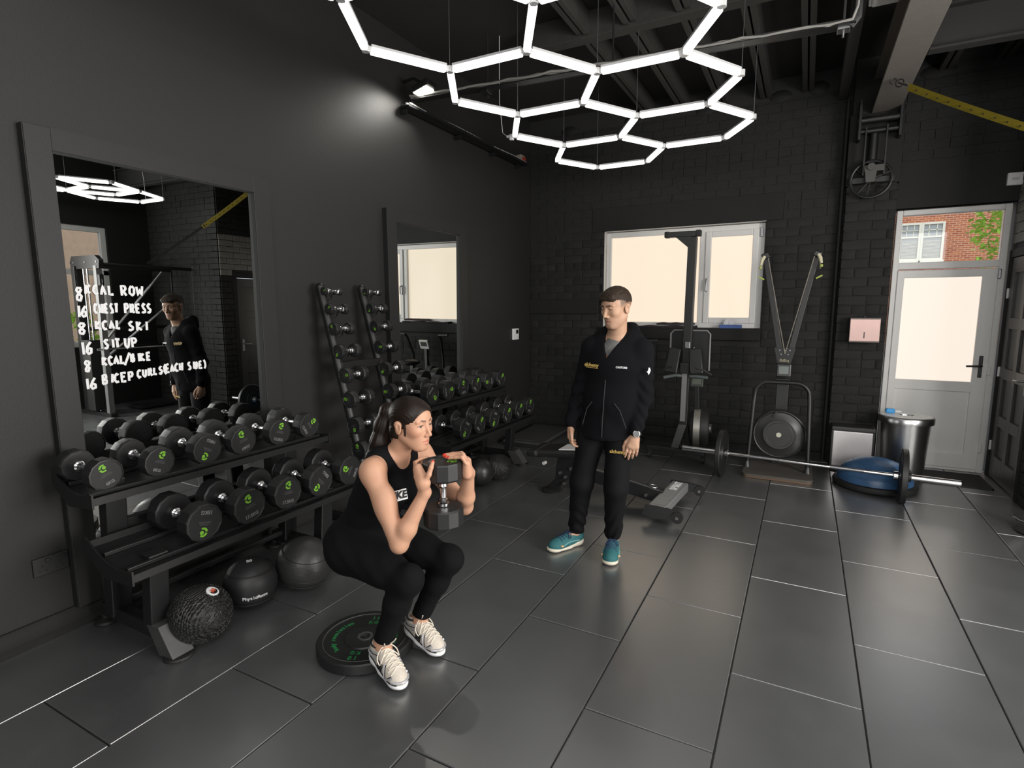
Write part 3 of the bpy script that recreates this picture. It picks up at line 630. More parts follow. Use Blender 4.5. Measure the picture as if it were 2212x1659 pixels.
# ---- dumbbells
DBM = {}
def emblem_mesh(s):
    b = MB(); b.lathe([(.085*s, 0), (.085*s, .0008)], (.05*s, .02*s, 0), (0, 0, 1), 14)
    for a0, a1, r in ((60, 170, .2), (190, 300, .2)):
        P = [(r*s*math.cos(math.radians(a0+(a1-a0)*i/8)), r*s*math.sin(math.radians(a0+(a1-a0)*i/8))) for i in range(9)]
        Q = [(.62*x+.02*s, .62*y) for x, y in P]; b.prism(P+Q[::-1], (0, 0, 0), (1, 0, 0), (0, 1, 0), .0008)
    return b
def dumbbell(kg, D, L, label, group, loc, M3, hidden=False):
    key = (kg, D)
    t = thing('dumbbell', label, 'dumbbell', loc, 0, group); t.rotation_euler = M3.to_euler()
    if key not in DBM:
        h = D*.46; r = D/2; ms = []
        for s in (1, -1):
            b = MB(); x1 = L/2; x0 = x1-h
            b.lathe([(r*.62, x0), (r*.93, x0+.002), (r, x0+.010), (r, x1-.007), (r*.965, x1-.001), (r*.90, x1), (r*.88, x1-.003), (0, x1-.003)], (0, 0, 0), (s, 0, 0), 12, cap=True)
            ms.append(('head', b.mesh('head', black_rubber, 25)))
        b = MB(); hw = L/2-h
        b.lathe([(.022, -hw), (.026, -hw+.003), (.026, -hw+.014), (.019, -hw+.02), (.021, -hw+.03), (.0145, -hw+.038), (.0155, 0), (.0145, hw-.038), (.021, hw-.03), (.019, hw-.02), (.026, hw-.014), (.026, hw-.003), (.022, hw)], (0, 0, 0), (1, 0, 0), 16)
        ms.append(('handle', b.mesh('handle', chrome, 30)))
        X = Matrix(((0, 0, 1, L/2-.0028), (1, 0, 0, 0), (0, 1, 0, 0), (0, 0, 0, 1)))
        b = emblem_mesh(D*.62); b.xf(X @ Matrix.Translation((0, D*.24, 0))); ms.append(('emblem', b.mesh('emblem', green_print)))
        if kg:
            me = text_mesh(kg, D*.135, .0005, .0008); me.transform(X @ Matrix.Translation((0, -D*.27, 0))); me.materials.clear(); me.materials.append(grey_print); ms.append(('weight_lettering', me))
        b = MB(); b.bb(-.16*D, .16*D, -.03*D, .01*D, 0, .0004); b.bb(-.13*D, .13*D, .03*D, .06*D, 0, .0004); b.xf(X); ms.append(('brand_lettering', b.mesh('lettering', mat('dark_grey_print', (.045, .045, .045), .5))))
        DBM[key] = ms
    for n, me in DBM[key]:
        o = bpy.data.objects.new(n, me); COL.objects.link(o); o.parent = t
    return t
def axis_frame(d, roll=0.):
    """local X along d, local Z mostly up, rolled about d"""
    d = Vector(d).normalized(); y = Vector((0, 0, 1)).cross(d).normalized(); z = d.cross(y)
    M = Matrix((d, y, z)).transposed(); return M @ Matrix.Rotation(math.radians(roll), 3, 'X')
# ---- the two-tier racks
def rack(y0, f0, f1, u1, l1, label):
    t = thing('dumbbell_rack', label, 'rack', (-2.8, (y0+u1)/2, 0))
    for name, xa, za, xb, zb, y1 in (('upper_shelf', -2.765, .735, -3.10, .80, u1), ('lower_shelf', -2.50, .435, -2.86, .505, l1)):
        b = MB(); dx, dz = xb-xa, zb-za
        b.prism([(xa, za), (xa, za+.035), (xa-.008, za+.035), (xa-.008, za+.012), (xa+dx*.45, za+dz*.45+.006), (xb, zb+.012), (xb, zb+.045), (xb-.006, zb+.045), (xb-.006, zb-.002), (xa, za)][:-1], (0, y0, 0), (1, 0, 0), (0, 0, 1), y1-y0, (0, 1, 0))
        s = pt(t, name, b, black_steel)
        b = MB()
        for u in (.22, .72): b.bb(xa+dx*u-.011, xa+dx*u+.011, y0+.02, y1-.02, za+dz*u+.008, za+dz*u+.028, .004)
        pt(t, 'rest_rail', b, black_plastic, s).matrix_parent_inverse = Matrix()
        for y in (y0, y1-.006):
            b = MB(); pr = [(xa+.006, za-.012), (xa+.006, za+.055)]
            for i in range(7):
                u = i/6; pr.append((xa+dx*u, za+dz*u+.052-.052*math.sin(u*PI)*.9+.02*u))
            pr += [(xb, zb-.012), (xa+dx*.6, za+dz*.4-.055)]
            b.prism(pr, (0, y-.003, 0), (1, 0, 0), (0, 0, 1), .008, (0, 1, 0)); pt(t, 'end_plate', b, black_steel, s).matrix_parent_inverse = Matrix()
    for y in (f0, f1):
        b = MB(); b.beam((-2.985, y, .09), (-2.93, y, .80), .07, .095, up=(0, 1, 0), bev=.006); pt(t, 'rear_post', b, black_steel)
        b = MB(); b.beam((-2.66, y, .10), (-2.62, y, .49), .07, .09, up=(0, 1, 0), bev=.006); pt(t, 'front_post', b, black_steel)
        b = MB(); b.beam((-2.62, y, .095), (-3.10, y, .095), .06, .07, up=(0, 0, 1), bev=.005); pt(t, 'base_beam', b, black_steel)
        b = MB(); b.prism([(-.03, .075), (.06, .085), (.155, -.045), (.05, -.055)], (-2.62, y-.05, .065), (1, 0, 0), (0, 0, 1), .10, (0, 1, 0)); f = pt(t, 'front_foot', b, mat('worn_steel', (.14, .14, .14), .36, .6))
        b = MB(); b.lathe([(.06, 0), (.066, .006), (.062, .016), (.04, .02)], (-2.50, y, 0), n=20); pt(t, 'foot_pad', b, matt_black)
        b = MB(); b.lathe([(.05, 0), (.055, .006), (.05, .018), (.022, .03), (.02, .07)], (-3.12, y, 0), n=20); pt(t, 'foot_pad', b, matt_black)
    b = MB(); b.beam((-2.96, f0, .55), (-2.96, f1, .55), .05, .05, bev=.004); pt(t, 'cross_tube', b, black_steel)
    b = MB(); b.beam((-2.99, f0, .14), (-2.99, f1, .14), .03, .03, bev=.004); pt(t, 'cross_tube', b, black_steel)
    return t
rack(1.22, 1.385, 2.42, 2.62, 2.72, 'two-tier black dumbbell rack in front of the mirror with handwriting')
rack(3.66, 3.86, 4.96, 5.10, 5.27, 'two-tier black dumbbell rack behind the squatting woman, toward the far corner')
ax = (1, 0, -.05)
ORD = ['first', 'second', 'third', 'fourth', 'fifth', 'sixth', 'seventh', 'eighth', 'ninth', 'tenth']
UA = ((1.284, '6KG', .15, 20), (1.52, '6KG', .15, -25), (1.767, '10KG', .165, 150), (1.98, '10KG', .165, 15), (2.225, '12.5KG', .16, -20), (2.45, '12.5KG', .16, -60))
for i, (y, kg, D, ro) in enumerate(UA):
    dumbbell(kg, D, .31, f'{ORD[i]} dumbbell from the left on the top shelf of the near rack', 'dumbbells on the near rack', (-2.905, y, .80+D/2), axis_frame(ax, ro))
LA = ((1.575, '15KG', .19, 165), (1.825, '17.5KG', .19, 10), (2.07, '17.5KG', .188, -5), (2.31, '20KG', .188, 130), (2.555, '20KG', .19, 60))
for i, (y, kg, D, ro) in enumerate(LA):
    dumbbell(kg, D, .33, f'{ORD[i]} dumbbell from the left on the lower shelf of the near rack', 'dumbbells on the near rack', (-2.685, y, .492+D/2), axis_frame(ax, ro))
UB = (3.79, 4.03, 4.27, 4.50, 4.74, 4.985)
for i, y in enumerate(UB):
    dumbbell('22.5KG' if i < 2 else '25KG', .178, .33, f'{ORD[5-i]} dumbbell from the right on the top shelf of the far rack', 'dumbbells on the far rack', (-2.92, y, .80+.089), axis_frame(ax, (-140, -80, 5, -35, 90, -50)[i]))
LB = (3.93, 4.17, 4.43, 4.69, 4.95, 5.19)
for i, y in enumerate(LB):
    dumbbell('30KG', .187, .34, f'{ORD[5-i]} dumbbell from the right on the lower shelf of the far rack', 'dumbbells on the far rack', (-2.69, y, .492+.0935), axis_frame(ax, (150, -40, 160, -45, -40, -15)[i]))
# ---- leaning two-column rack of small dumbbells
t = thing('upright_dumbbell_rack', 'leaning black two-column rack of small dumbbells between the two mirrors', 'rack', (-2.9, 3.15, 0))
for y in (2.97, 3.40):
    b = MB(); b.tube([(-2.70, y, .04), (-3.14, y, 1.72), (-3.15, y, 1.76)], .033, 14); b.sphere((-3.15, y, 1.765), .033, 12, 8); pt(t, 'post', b, black_steel)
    b = MB(); b.beam((-3.16, y, .035), (-2.45, y, .035), .06, .05, bev=.005); pt(t, 'base_beam', b, black_steel)
b = MB(); b.beam((-2.99, 2.97, 1.19), (-2.99, 3.40, 1.19), .04, .06, bev=.004); pt(t, 'cross_bar', b, black_steel)
b = MB(); b.beam((-2.9, 2.97, .04), (-2.9, 3.40, .04), .04, .05, bev=.004); pt(t, 'cross_bar', b, black_steel)
C1 = ((-3.07, 1.733, .058), (-3.03, 1.604, .078), (-2.995, 1.462, .092), (-2.955, 1.301, .104), (-2.905, 1.131, .112), (-2.87, .957, .124), (-2.835, .77, .128), (-2.80, .589, .138))
n = 0
for ci, y0 in enumerate((2.93, 3.36)):
    for i, (x, z, D) in enumerate(C1):
        L = .17+.009*i; zz = z+(.004 if ci else 0)
        dumbbell(None, D, L, f'{ORD[i]} dumbbell from the top in the {"left" if ci == 0 else "right"} column of the leaning rack', 'small dumbbells on the leaning rack', (x, y0+L/2-.012, zz), axis_frame((0, -1, 0), R.uniform(-170, 170)))
        b = MB()
        for dy in (.045, L-.075): b.tube([(x-.075, y0+.02, zz-.075), (x-.02, y0+dy, zz-.022), (x+.022, y0+dy, zz-.016), (x+.03, y0+dy, zz+.012)], .0045, 6)
        b.tube([(x-.085, y0+.03, zz-.10), (x-.05, y0+L-.06, zz-.05), (x-.02, y0+L-.075, zz-.022)], .0045, 6)
        pt(t, 'cradle', b, black_steel)
# ---- balls, pen, plate
def ball(c, r, label, m, texture=None, sc=(1, 1, .96)):
    t = thing('exercise_ball', label, 'ball', (c[0], c[1], 0)); b = MB(); b.sphere((c[0], c[1], r*sc[2]), r, 40, 24, sc); o = pt(t, 'shell', b, m, smooth=80)
    return t
tread = mat('treaded_rubber', (.018, .018, .018), .5, noise=.1)
nt = tread.node_tree; p_ = nt.nodes['Principled BSDF']; wv = nt.nodes.new('ShaderNodeTexWave'); wv.inputs['Scale'].default_value = 26; wv.inputs['Distortion'].default_value = 3.; wv.inputs['Detail'].default_value = 0
tc_ = nt.nodes.new('ShaderNodeTexCoord'); bp_ = nt.nodes.new('ShaderNodeBump'); bp_.inputs['Strength'].default_value = .5; bp_.inputs['Distance'].default_value = .01
nt.links.new(tc_.outputs['Object'], wv.inputs['Vector']); nt.links.new(wv.outputs['Fac'], bp_.inputs['Height']); nt.links.new(bp_.outputs['Normal'], p_.inputs['Normal'])
def tread_studs(t, c, r, rows, per):
    b = MB()
    for j in range(rows):
        la = math.radians(-52+110*j/(rows-1)); k = int(per*math.cos(la))
        for i in range(k):
            lo = 2*PI*(i+.5*(j % 2))/k; nrm = V(math.cos(la)*math.cos(lo), math.cos(la)*math.sin(lo), math.sin(la)); e = V(-math.sin(lo), math.cos(lo), 0); u = nrm.cross(e)
            dr = (e+u*(.8 if j % 2 else -.8)).normalized(); sd = nrm.cross(dr)
            b.box(V(c[0], c[1], r*.96)+V(nrm.x*r, nrm.y*r, nrm.z*r*.96), (.022*r/.15, .007, .006), Matrix((dr, sd, nrm)).transposed())
    pt(t, 'tread', b, tread)['kind'] = 'stuff'
b1 = ball((-2.527, 1.518), .140, 'treaded black slam ball with red and white badge under the near rack', tread); tread_studs(b1, (-2.527, 1.518), .140, 19, 46)
def badge(t, c, r, direction, body, mring, mtxt, s):
    d = Vector(direction).normalized(); p = V(c[0], c[1], r*.96)+V(d.x*r, d.y*r, d.z*r*.96)
    b = MB(); b.lathe([(s, -.004), (s, .003), (s*.9, .0045), (s*.7, .0045)], p, d, 22); pt(t, 'badge_ring', b, mring)
    b = MB(); b.cyl(p-d*.002, p+d*.0045, s*.72, n=22); pt(t, 'badge', b, matt_black)
    ux = V(0, 0, 1).cross(d); ux = ux if ux.length > .1 else V(.7, .7, 0); o = text('badge_number', body, s*.95, p+d*.0052-t.location, ux, d.cross(ux), mtxt, t, bold=.001)
badge(b1, (-2.527, 1.518), .140, (.5, .25, 1.0), '30', white_print, red_print, .030)
b2 = ball((-2.589, 1.842), .137, 'smooth black weighted ball with white lettering, middle one of three under the near rack', mat('smooth_black_vinyl', (.016, .016, .017), .5, noise=.1), sc=(1, 1, .98)); badge(b2, (-2.589, 1.842), .137, (.15, -.1, 1), '20', matt_black, white_print, .030)
b = MB(); b.torus((-2.589, 1.842, .215), (0, 0, 1), .120, .0022, 40, 6); b.torus((-2.589, 1.842, .06), (0, 0, 1), .121, .0022, 40, 6); pt(b2, 'seam', b, matt_black)
def curved_text(t, name, body, c, r, zc, a0, da, size, m, sq=.98):
    bmx = bmesh.new()
    for i, ch in enumerate(body):
        if ch == ' ': continue
        me = text_mesh(ch, size, .0006, .0006); a = a0+da*i; nrm = V(math.cos(a), math.sin(a), 0); la = math.asin((zc-r*sq)/(r*sq)) if abs(zc-r*sq) < r*sq else 0
        nv = V(math.cos(la)*math.cos(a), math.cos(la)*math.sin(a), math.sin(la)); e = V(-math.sin(a), math.cos(a), 0); up = nv.cross(e)
        M = Matrix((e, up, nv)).transposed().to_4x4(); M.translation = V(c[0], c[1], r*sq)+nv*(r*1.004)-t.location; me.transform(M); bmx.from_mesh(me); bpy.data.meshes.remove(me)
    me = bpy.data.meshes.new(name); bmx.to_mesh(me); bmx.free(); me.materials.append(m); o = bpy.data.objects.new(name, me); COL.objects.link(o); o.parent = t
curved_text(b2, 'lettering', 'PhysioRoom', (-2.589, 1.842), .137, .105, math.radians(-52), .092, .027, white_print)
b3 = ball((-2.494, 2.126), .154, 'scuffed black medicine ball beside the woman, furthest of three under the near rack', mat('scuffed_rubber', (.03, .03, .03), .42, noise=.4, nscale=8, bump=.15, bscale=60))
b = MB()
for dz in (-.5, -.2, .2, .5): b.torus((-2.494+.154*dz*.3, 2.126, .148+.154*dz), (.3, 0, 1), .154*math.sqrt(1-dz*dz)*.985, .0025, 44, 6)
pt(b3, 'groove', b, matt_black)
b4 = ball((-2.544, 4.171), .137, 'smooth black medicine ball under the far rack, nearer of the two there', mat('satin_black_rubber', (.014, .014, .014), .38, noise=.1))
b = MB(); b.torus((-2.544, 4.171, .131), (.2, .1, 1), .137, .002, 44, 6); pt(b4, 'seam', b, matt_black)
b5 = ball((-2.482, 4.407), .127, 'treaded black slam ball under the far rack, behind the smooth ball', tread); tread_studs(b5, (-2.482, 4.407), .127, 15, 36)
t = thing('marker_pen', 'white marker pen lying by the baseboard under the near rack', 'pen', (-3.165, 2.055, .045)); t.rotation_euler = (0, 0, .12)
b = MB(); b.lathe([(.0085, -.085), (.0095, -.08), (.0095, .03), (.0085, .032), (.0105, .034), (.0105, .085), (.008, .088)], (0, 0, 0), (0, 1, 0), 14); b.build('barrel', white_plastic, t)
b = MB(); b.lathe([(.0098, .026), (.0098, .032)], (0, 0, 0), (0, 1, 0), 14); b.lathe([(.0088, -.0865), (.009, -.082)], (0, 0, 0), (0, 1, 0), 14); b.build('band', black_plastic, t)
def weight_plate(name, label, loc, M3, D, th, group=None, lettering=False, m=None):
    t = thing(name, label, 'weight plate', loc, 0, group); t.rotation_euler = M3.to_euler(); r = D/2; m = m or black_rubber
    b = MB(); b.lathe([(.027, -th/2), (r*.42, -th/2), (r*.44, -th/2+.006), (r*.84, -th/2+.006), (r*.87, -th/2), (r*.975, -th/2), (r, -th/2+.006), (r, th/2-.006), (r*.975, th/2), (r*.87, th/2), (r*.84, th/2-.006), (r*.44, th/2-.006), (r*.42, th/2), (.027, th/2), (.027, -th/2)], n=56, cap=False); b.build('disc', m, t, 30)
    b = MB(); b.lathe([(.0252, -th/2-.001), (.036, -th/2-.001), (.036, th/2+.001), (.0252, th/2+.001), (.0252, -th/2-.001)], n=28, cap=False); b.build('hub_ring', steel, t)
    if lettering:
        b = MB(); b.torus((0, 0, th/2-.001), (0, 0, 1), r*.862, .0018, 56, 6); b.build('rim_line', mat('worn_grey_line', (.10, .10, .10), .5), t)
        def arc(body, a_mid, da, size, rr=.66):
            bmx = bmesh.new()
            for i, ch in enumerate(body):
                if ch == ' ': continue
                me = text_mesh(ch, size, .0005, .0008); a = a_mid-da*(i-(len(body)-1)/2); M = Matrix.Rotation(a-PI/2, 4, 'Z'); M.translation = V(math.cos(a)*r*rr, math.sin(a)*r*rr, th/2-.005); me.transform(M); bmx.from_mesh(me); bpy.data.meshes.remove(me)
            me = bpy.data.meshes.new('lettering'); bmx.to_mesh(me); bmx.free(); me.materials.append(dkgreen_print); o = bpy.data.objects.new('lettering', me); COL.objects.link(o); o.parent = t
        arc('body revolution', math.radians(205), .118, .032); arc('10', math.radians(112), .16, .036, .72); arc('KG', math.radians(114), .22, .030, .55); arc('body revolution', math.radians(25), .118, .032); arc('10', math.radians(292), .16, .036, .72); arc('KG', math.radians(292), .22, .030, .55)
    return t
weight_plate('weight_plate', '10 kg black bumper plate with green lettering lying under the woman\'s heels', (-1.775, 1.845, .0275), Matrix.Rotation(0, 3, 'Z'), .45, .052, None, True)

# ---- barbell with two plates
bd = V(1.42, -.115, 0).normalized(); bo = V(-.63, 5.495, .225)
def bp(s, dz=0): return bo+bd*s+V(0, 0, dz)
t = thing('barbell', 'chrome barbell resting on two black plates along the far wall', 'barbell', bp(.7))
b = MB(); b.cyl(bp(.03), bp(1.39), .0145, n=14); pt(t, 'shaft', b, chrome)
for s0, s1 in ((-.375, .0), (1.42, 1.80)): b = MB(); b.lathe([(.021, 0), (.025, .004), (.025, abs(s1-s0)-.004), (.021, abs(s1-s0))], bp(s0), bd, 18); pt(t, 'sleeve', b, chrome)
for s in (.045, 1.375): b = MB(); b.lathe([(.03, -.018), (.036, -.014), (.036, .014), (.03, .018)], bp(s), bd, 20); pt(t, 'sleeve_collar', b, chrome)
for s0, s1 in ((.25, .5), (.9, 1.15)): b = MB(); b.cyl(bp(s0), bp(s1), .0152, n=14); pt(t, 'knurling', b, dull_steel)
b = MB(); b.lathe([(.026, -.014), (.04, -.012), (.04, .012), (.026, .014)], bp(1.465), bd, 18, cap=False); b.box(bp(1.465, .045), (.02, .02, .03), None, .003); pt(t, 'clamp_collar', b, black_plastic)
Mb = Matrix((V(0, 0, 1).cross(bd).normalized(), V(0, 0, 1), bd)).transposed(); Mb = Matrix((bd.cross(V(0, 0, 1)) * -1, V(0, 0, 1), bd)).transposed()
for s, w in ((0.0, 'left'), (1.425, 'right')): weight_plate('weight_plate', f'black disc plate on the {"rowing machine" if w == "left" else "blue balance dome"} end of the barbell', bp(s), Mb, .448, .045, 'plates on the barbell')

# ---- rowing machine standing on end
t = thing('rowing_machine', 'black rowing machine stored upright on its end in front of the window', 'rower', (-1.1, 5.9, 0)); yr = 5.92
b = MB(); b.beam((-1.075, yr, .38), (-1.055, yr+.03, 2.31), .085, .075, up=(0, 1, 0), bev=.006); pt(t, 'monorail', b, black_steel)
b = MB(); b.beam((-1.078, yr-.045, .42), (-1.072, yr-.045, .93), .05, .02, up=(0, 1, 0)); pt(t, 'rail_cover', b, mat('satin_aluminium', (.42, .42, .42), .35, .8))
b = MB(); b.beam((-1.325, yr+.02, 2.345), (-.985, yr+.02, 2.34), .07, .055, bev=.006); b.prism([(-.16, 0), (.0, 0), (.0, -.14)], (-1.065, yr-.01, 2.32), (1, 0, 0), (0, 0, 1), .05, (0, 1, 0)); pt(t, 'rear_leg', b, black_steel)
for x in (-1.31, -1.0): b = MB(); b.box((x, yr+.02, 2.345), (.05, .08, .062), None, .008); pt(t, 'end_cap', b, matt_black)
b = MB(); b.beam((-1.07, yr, .42), (-1.15, yr-.06, .10), .08, .05, up=(0, 1, 0), bev=.005); b.beam((-1.06, yr+.02, .42), (-1.03, yr+.16, .10), .05, .04, up=(1, 0, 0)); pt(t, 'front_strut', b, silver if False else mat('dark_grey_metal', (.06, .06, .06), .4, .5))
b = MB(); b.beam((-1.43, 5.85, .115), (-.83, 5.83, .11), .07, .045, bev=.006); pt(t, 'front_leg', b, black_steel)
for x in (-1.40, -.85):
    b = MB(); b.cyl((x-.015, 5.84, .038), (x+.015, 5.84, .038), .036, n=18); b.bb(x-.022, x+.022, 5.825, 5.855, .04, .10, .003); pt(t, 'wheel', b, matt_black)
b = MB(); b.lathe([(.03, -.10), (.17, -.09), (.195, -.05), (.195, .05), (.17, .09), (.03, .10)], (-.93, 6.05, .33), (1, .12, 0), 36); pt(t, 'flywheel_housing', b, matt_black)
b = MB(); b.lathe([(.1985, -.032), (.1985, .032)], (-.955, 6.05, .33), (1, .12, 0), 40); pt(t, 'flywheel_band', b, mat('pale_mesh_band', (.32, .31, .28), .45, .6))
b = MB(); b.cyl((-.83, 6.06, .33), (-.81, 6.06, .33), .05, n=20); pt(t, 'flywheel_hub', b, dull_steel)
b = MB(); b.bb(-1.24, -.90, yr-.06, yr-.035, .90, 1.33, .02) if False else b.prism([(-.17, -.20), (.17, -.20), (.20, -.16), (.20, .17), (.17, .21), (-.17, .21), (-.20, .17), (-.20, -.16)], (-1.055, yr+.10, 1.16), (1, 0, 0), (0, 0, 1), .03, (0, 1, 0)); pt(t, 'seat_shroud', b, black_plastic)
b = MB(); b.tube([(-1.255, yr+.09, .95), (-1.255, yr+.09, 1.33), (-1.22, yr+.09, 1.365), (-.89, yr+.09, 1.365), (-.855, yr+.09, 1.33), (-.855, yr+.09, .95)], .009, 8); pt(t, 'shroud_edge', b, mat('grey_edge', (.2, .2, .2), .4))
for x, rz in ((-1.185, .12), (-.955, -.12)):
    b = MB(); b.box((x, yr-.09, 1.06), (.13, .05, .26), Matrix.Rotation(-.15, 3, 'X') @ Matrix.Rotation(rz, 3, 'Y'), .012, .92); f = pt(t, 'footrest', b, black_plastic)
    b = MB(); s_ = -1 if x < -1.07 else 1; b.tube([(x, yr-.13, 1.0), (x+s_*.07, yr-.12, .98), (x+s_*.13, yr-.09, .94), (x+s_*.15, yr-.08, .93)], .012, 6); pt(t, 'foot_strap', b, mat('black_webbing', (.015, .015, .015), .7))
b = MB(); b.box((-1.07, yr-.07, .985), (.09, .05, .11), None, .006); b.cyl((-1.07, yr-.10, 1.0), (-1.07, yr-.09, 1.0), .012, n=10); pt(t, 'footrest_bracket', b, dull_steel if False else black_steel)
for s_ in (-1, 1):
    b = MB(); b.tube([(-1.06+s_*.04, yr-.05, .90), (-1.06+s_*.10, yr-.06, .905), (-1.06+s_*.22, yr-.07, .885+.01*s_)], .017, 10); pt(t, 'handle', b, mat('grey_green_grip', (.10, .12, .12), .4))
b = MB(); b.box((-.975, yr+.13, .82), (.13, .04, .10), None, .008); pt(t, 'monitor', b, mat('dark_screen_case', (.05, .055, .05), .4)); b = MB(); b.bb(-1.02, -.93, yr+.106, yr+.11, .80, .86); pt(t, 'monitor_screen', b, mat('lcd_green', (.12, .14, .11), .3))
b = MB(); b.beam((-.98, yr+.14, .80), (-.96, yr+.14, .45), .05, .03, bev=.004); pt(t, 'monitor_arm', b, black_plastic)
b = MB(); b.box((-1.055, yr-.03, 1.22), (.05, .05, .07), None, .006); b.cyl((-1.0, yr-.02, 1.19), (-.985, yr-.02, 1.19), .012, n=10); pt(t, 'seat_roller', b, dull_steel)

# ---- ski machine on its platform
t = thing('ski_machine', 'black standing ski machine with V-shaped arms right of the window', 'ski machine', (-.15, 5.85, 0)); ys = 6.05
b = MB(); pr = []
for cx, cy, a0 in ((.10, 5.59, -90), (.10, 6.12, 0), (-.40, 6.12, 90), (-.40, 5.59, 180)):
    for i in range(5):
        a = math.radians(a0+i*22.5); pr.append((cx+.05*math.cos(a), cy+.05*math.sin(a)))
b.prism(pr, (0, 0, .022), (1, 0, 0), (0, 1, 0), .018); pt(t, 'platform', b, mat('platform_grip', (.075, .068, .06), .6, noise=.15))
b = MB(); b.prism([(.99*x-.0015, .99*(y-5.855)+5.855) for x, y in pr], (0, 0, .002), (1, 0, 0), (0, 1, 0), .02); pt(t, 'platform_edge', b, mat('plywood_edge', (.12, .075, .045), .6))
b = MB(); yf = 5.80
P = [(-.425, yf, .04), (-.395, yf+.02, .70)]
for i in range(7): a = math.radians(180-i*15); P.append((-.27+.12*math.cos(a), yf+.04, .77+.12*math.sin(a)))
for i in range(7): a = math.radians(90-i*15); P.append((-.04+.12*math.cos(a), yf+.04, .77+.12*math.sin(a)))
P += [(.085, yf+.02, .70), (.105, yf, .04)]
b.tube(P, .019, 10); pt(t, 'loop_frame', b, black_steel)
for x in (-.425, .105): b = MB(); b.lathe([(.035, .04), (.03, .05), (.021, .10)], (x, yf, 0), n=14); pt(t, 'frame_shoe', b, dull_steel if False else mat('dark_grey_metal', (.06, .06, .06), .4, .5))
b = MB(); b.beam((-.16, ys, .45), (-.155, ys+.03, 1.15), .11, .05, up=(0, 1, 0), bev=.005); b.beam((-.165, ys, .04), (-.16, ys, .5), .10, .05, up=(0, 1, 0)); pt(t, 'column', b, black_steel)
b = MB(); b.lathe([(.03, -.085), (.14, -.085), (.15, -.075), (.225, -.06), (.235, -.04), (.235, .04), (.21, .06), (.03, .06)], (-.16, 5.93, .375), (0, 1, 0), 48); pt(t, 'flywheel_housing', b, mat('grey_black_plastic', (.03, .03, .03), .4))
b = MB(); b.torus((-.16, 5.852, .375), (0, 1, 0), .118, .008, 40, 8); b.torus((-.16, 5.87, .375), (0, 1, 0), .225, .012, 48, 8); pt(t, 'housing_ring', b, black_plastic)
b = MB(); b.cyl((-.16, 5.846, .375), (-.16, 5.842, .375), .023, n=20); pt(t, 'badge', b, mat('pale_badge', (.55, .55, .45), .5))
b = MB(); b.box((-.205, 5.85, .575), (.022, .03, .06), Matrix.Rotation(.5, 3, 'Y'), .004); pt(t, 'damper_lever', b, black_plastic)
for s_, tx in ((-1, -.375), (1, .062)):
    b = MB(); b.beam((-.155+s_*.035, ys+.01, 1.10), (tx, ys+.05, 2.09), .05, .045, up=(0, 1, 0), bev=.004); pt(t, 'arm', b, black_steel)
    b = MB(); b.box((tx+s_*.005, ys+.02, 2.10), (.07, .07, .06), Matrix.Rotation(s_*.4, 3, 'Y'), .012); pt(t, 'pulley_cap', b, black_plastic)
    b = MB(); b.tube([(tx-s_*.02, ys-.02, 2.08), (-.155, ys-.04, 1.15)], .0045, 6); b.tube([(tx+s_*.02, ys-.02, 2.08), (tx+s_*.035, ys-.03, 1.96)], .004, 6); pt(t, 'drive_cord', b, mat('cord_beige', (.22, .2, .16), .6))
    b = MB(); b.tube([(tx+s_*.012, ys-.02, 2.095), (tx+s_*.03, ys-.03, 2.06), (tx+s_*.042, ys-.03, 2.01)], [.016, .018, .012], 8); pt(t, 'handle_grip', b, mat('cream_grip', (.62, .58, .40), .5))
    b = MB(); b.cyl((tx+s_*.042, ys-.03, 2.0), (tx+s_*.042, ys-.03, 1.975), .014, n=10); b.box((tx+s_*.03, ys-.03, 1.885), (.06, .01, .016), Matrix.Rotation(-s_*.5, 3, 'Y'), .003); pt(t, 'handle_end', b, mat('lime_plastic', (.35, .42, .08), .5))
b = MB(); b.prism([(-.06, 0), (.06, 0), (.095, .15), (-.095, .15)], (-.157, ys-.03, 1.06), (1, 0, 0), (0, 0, 1), .05, (0, 1, 0)); pt(t, 'joint_plate', b, black_steel)
b = MB()
for x in (-.045, 0, .045): b.cyl((-.157+x, ys-.034, 1.185), (-.157+x, ys-.03, 1.185), .006, n=8)
for x in (-.03, .03): b.cyl((-.157+x, ys-.034, 1.145), (-.157+x, ys-.03, 1.145), .006, n=8)
pt(t, 'rivet', b, dull_steel)
text('lettering', 'SkiErg', .034, V(-.157, ys-.033, 1.085)-t.location, (1, 0, 0), (0, 0, 1), mat('yellowish_print', (.3, .28, .18), .5), t, bold=.001)
b = MB(); b.box((-.155, ys-.06, .99), (.13, .05, .13), Matrix.Rotation(-.15, 3, 'X'), .01); pt(t, 'monitor', b, black_plastic)
b = MB(); b.box((-.155, ys-.088, .995), (.085, .004, .075), Matrix.Rotation(-.15, 3, 'X')); pt(t, 'monitor_screen', b, mat('lcd_dark_green', (.05, .075, .06), .25))
b = MB(); b.cyl((-.215, ys-.06, .90), (-.095, ys-.06, .90), .014, n=10); pt(t, 'monitor_hinge', b, black_plastic)

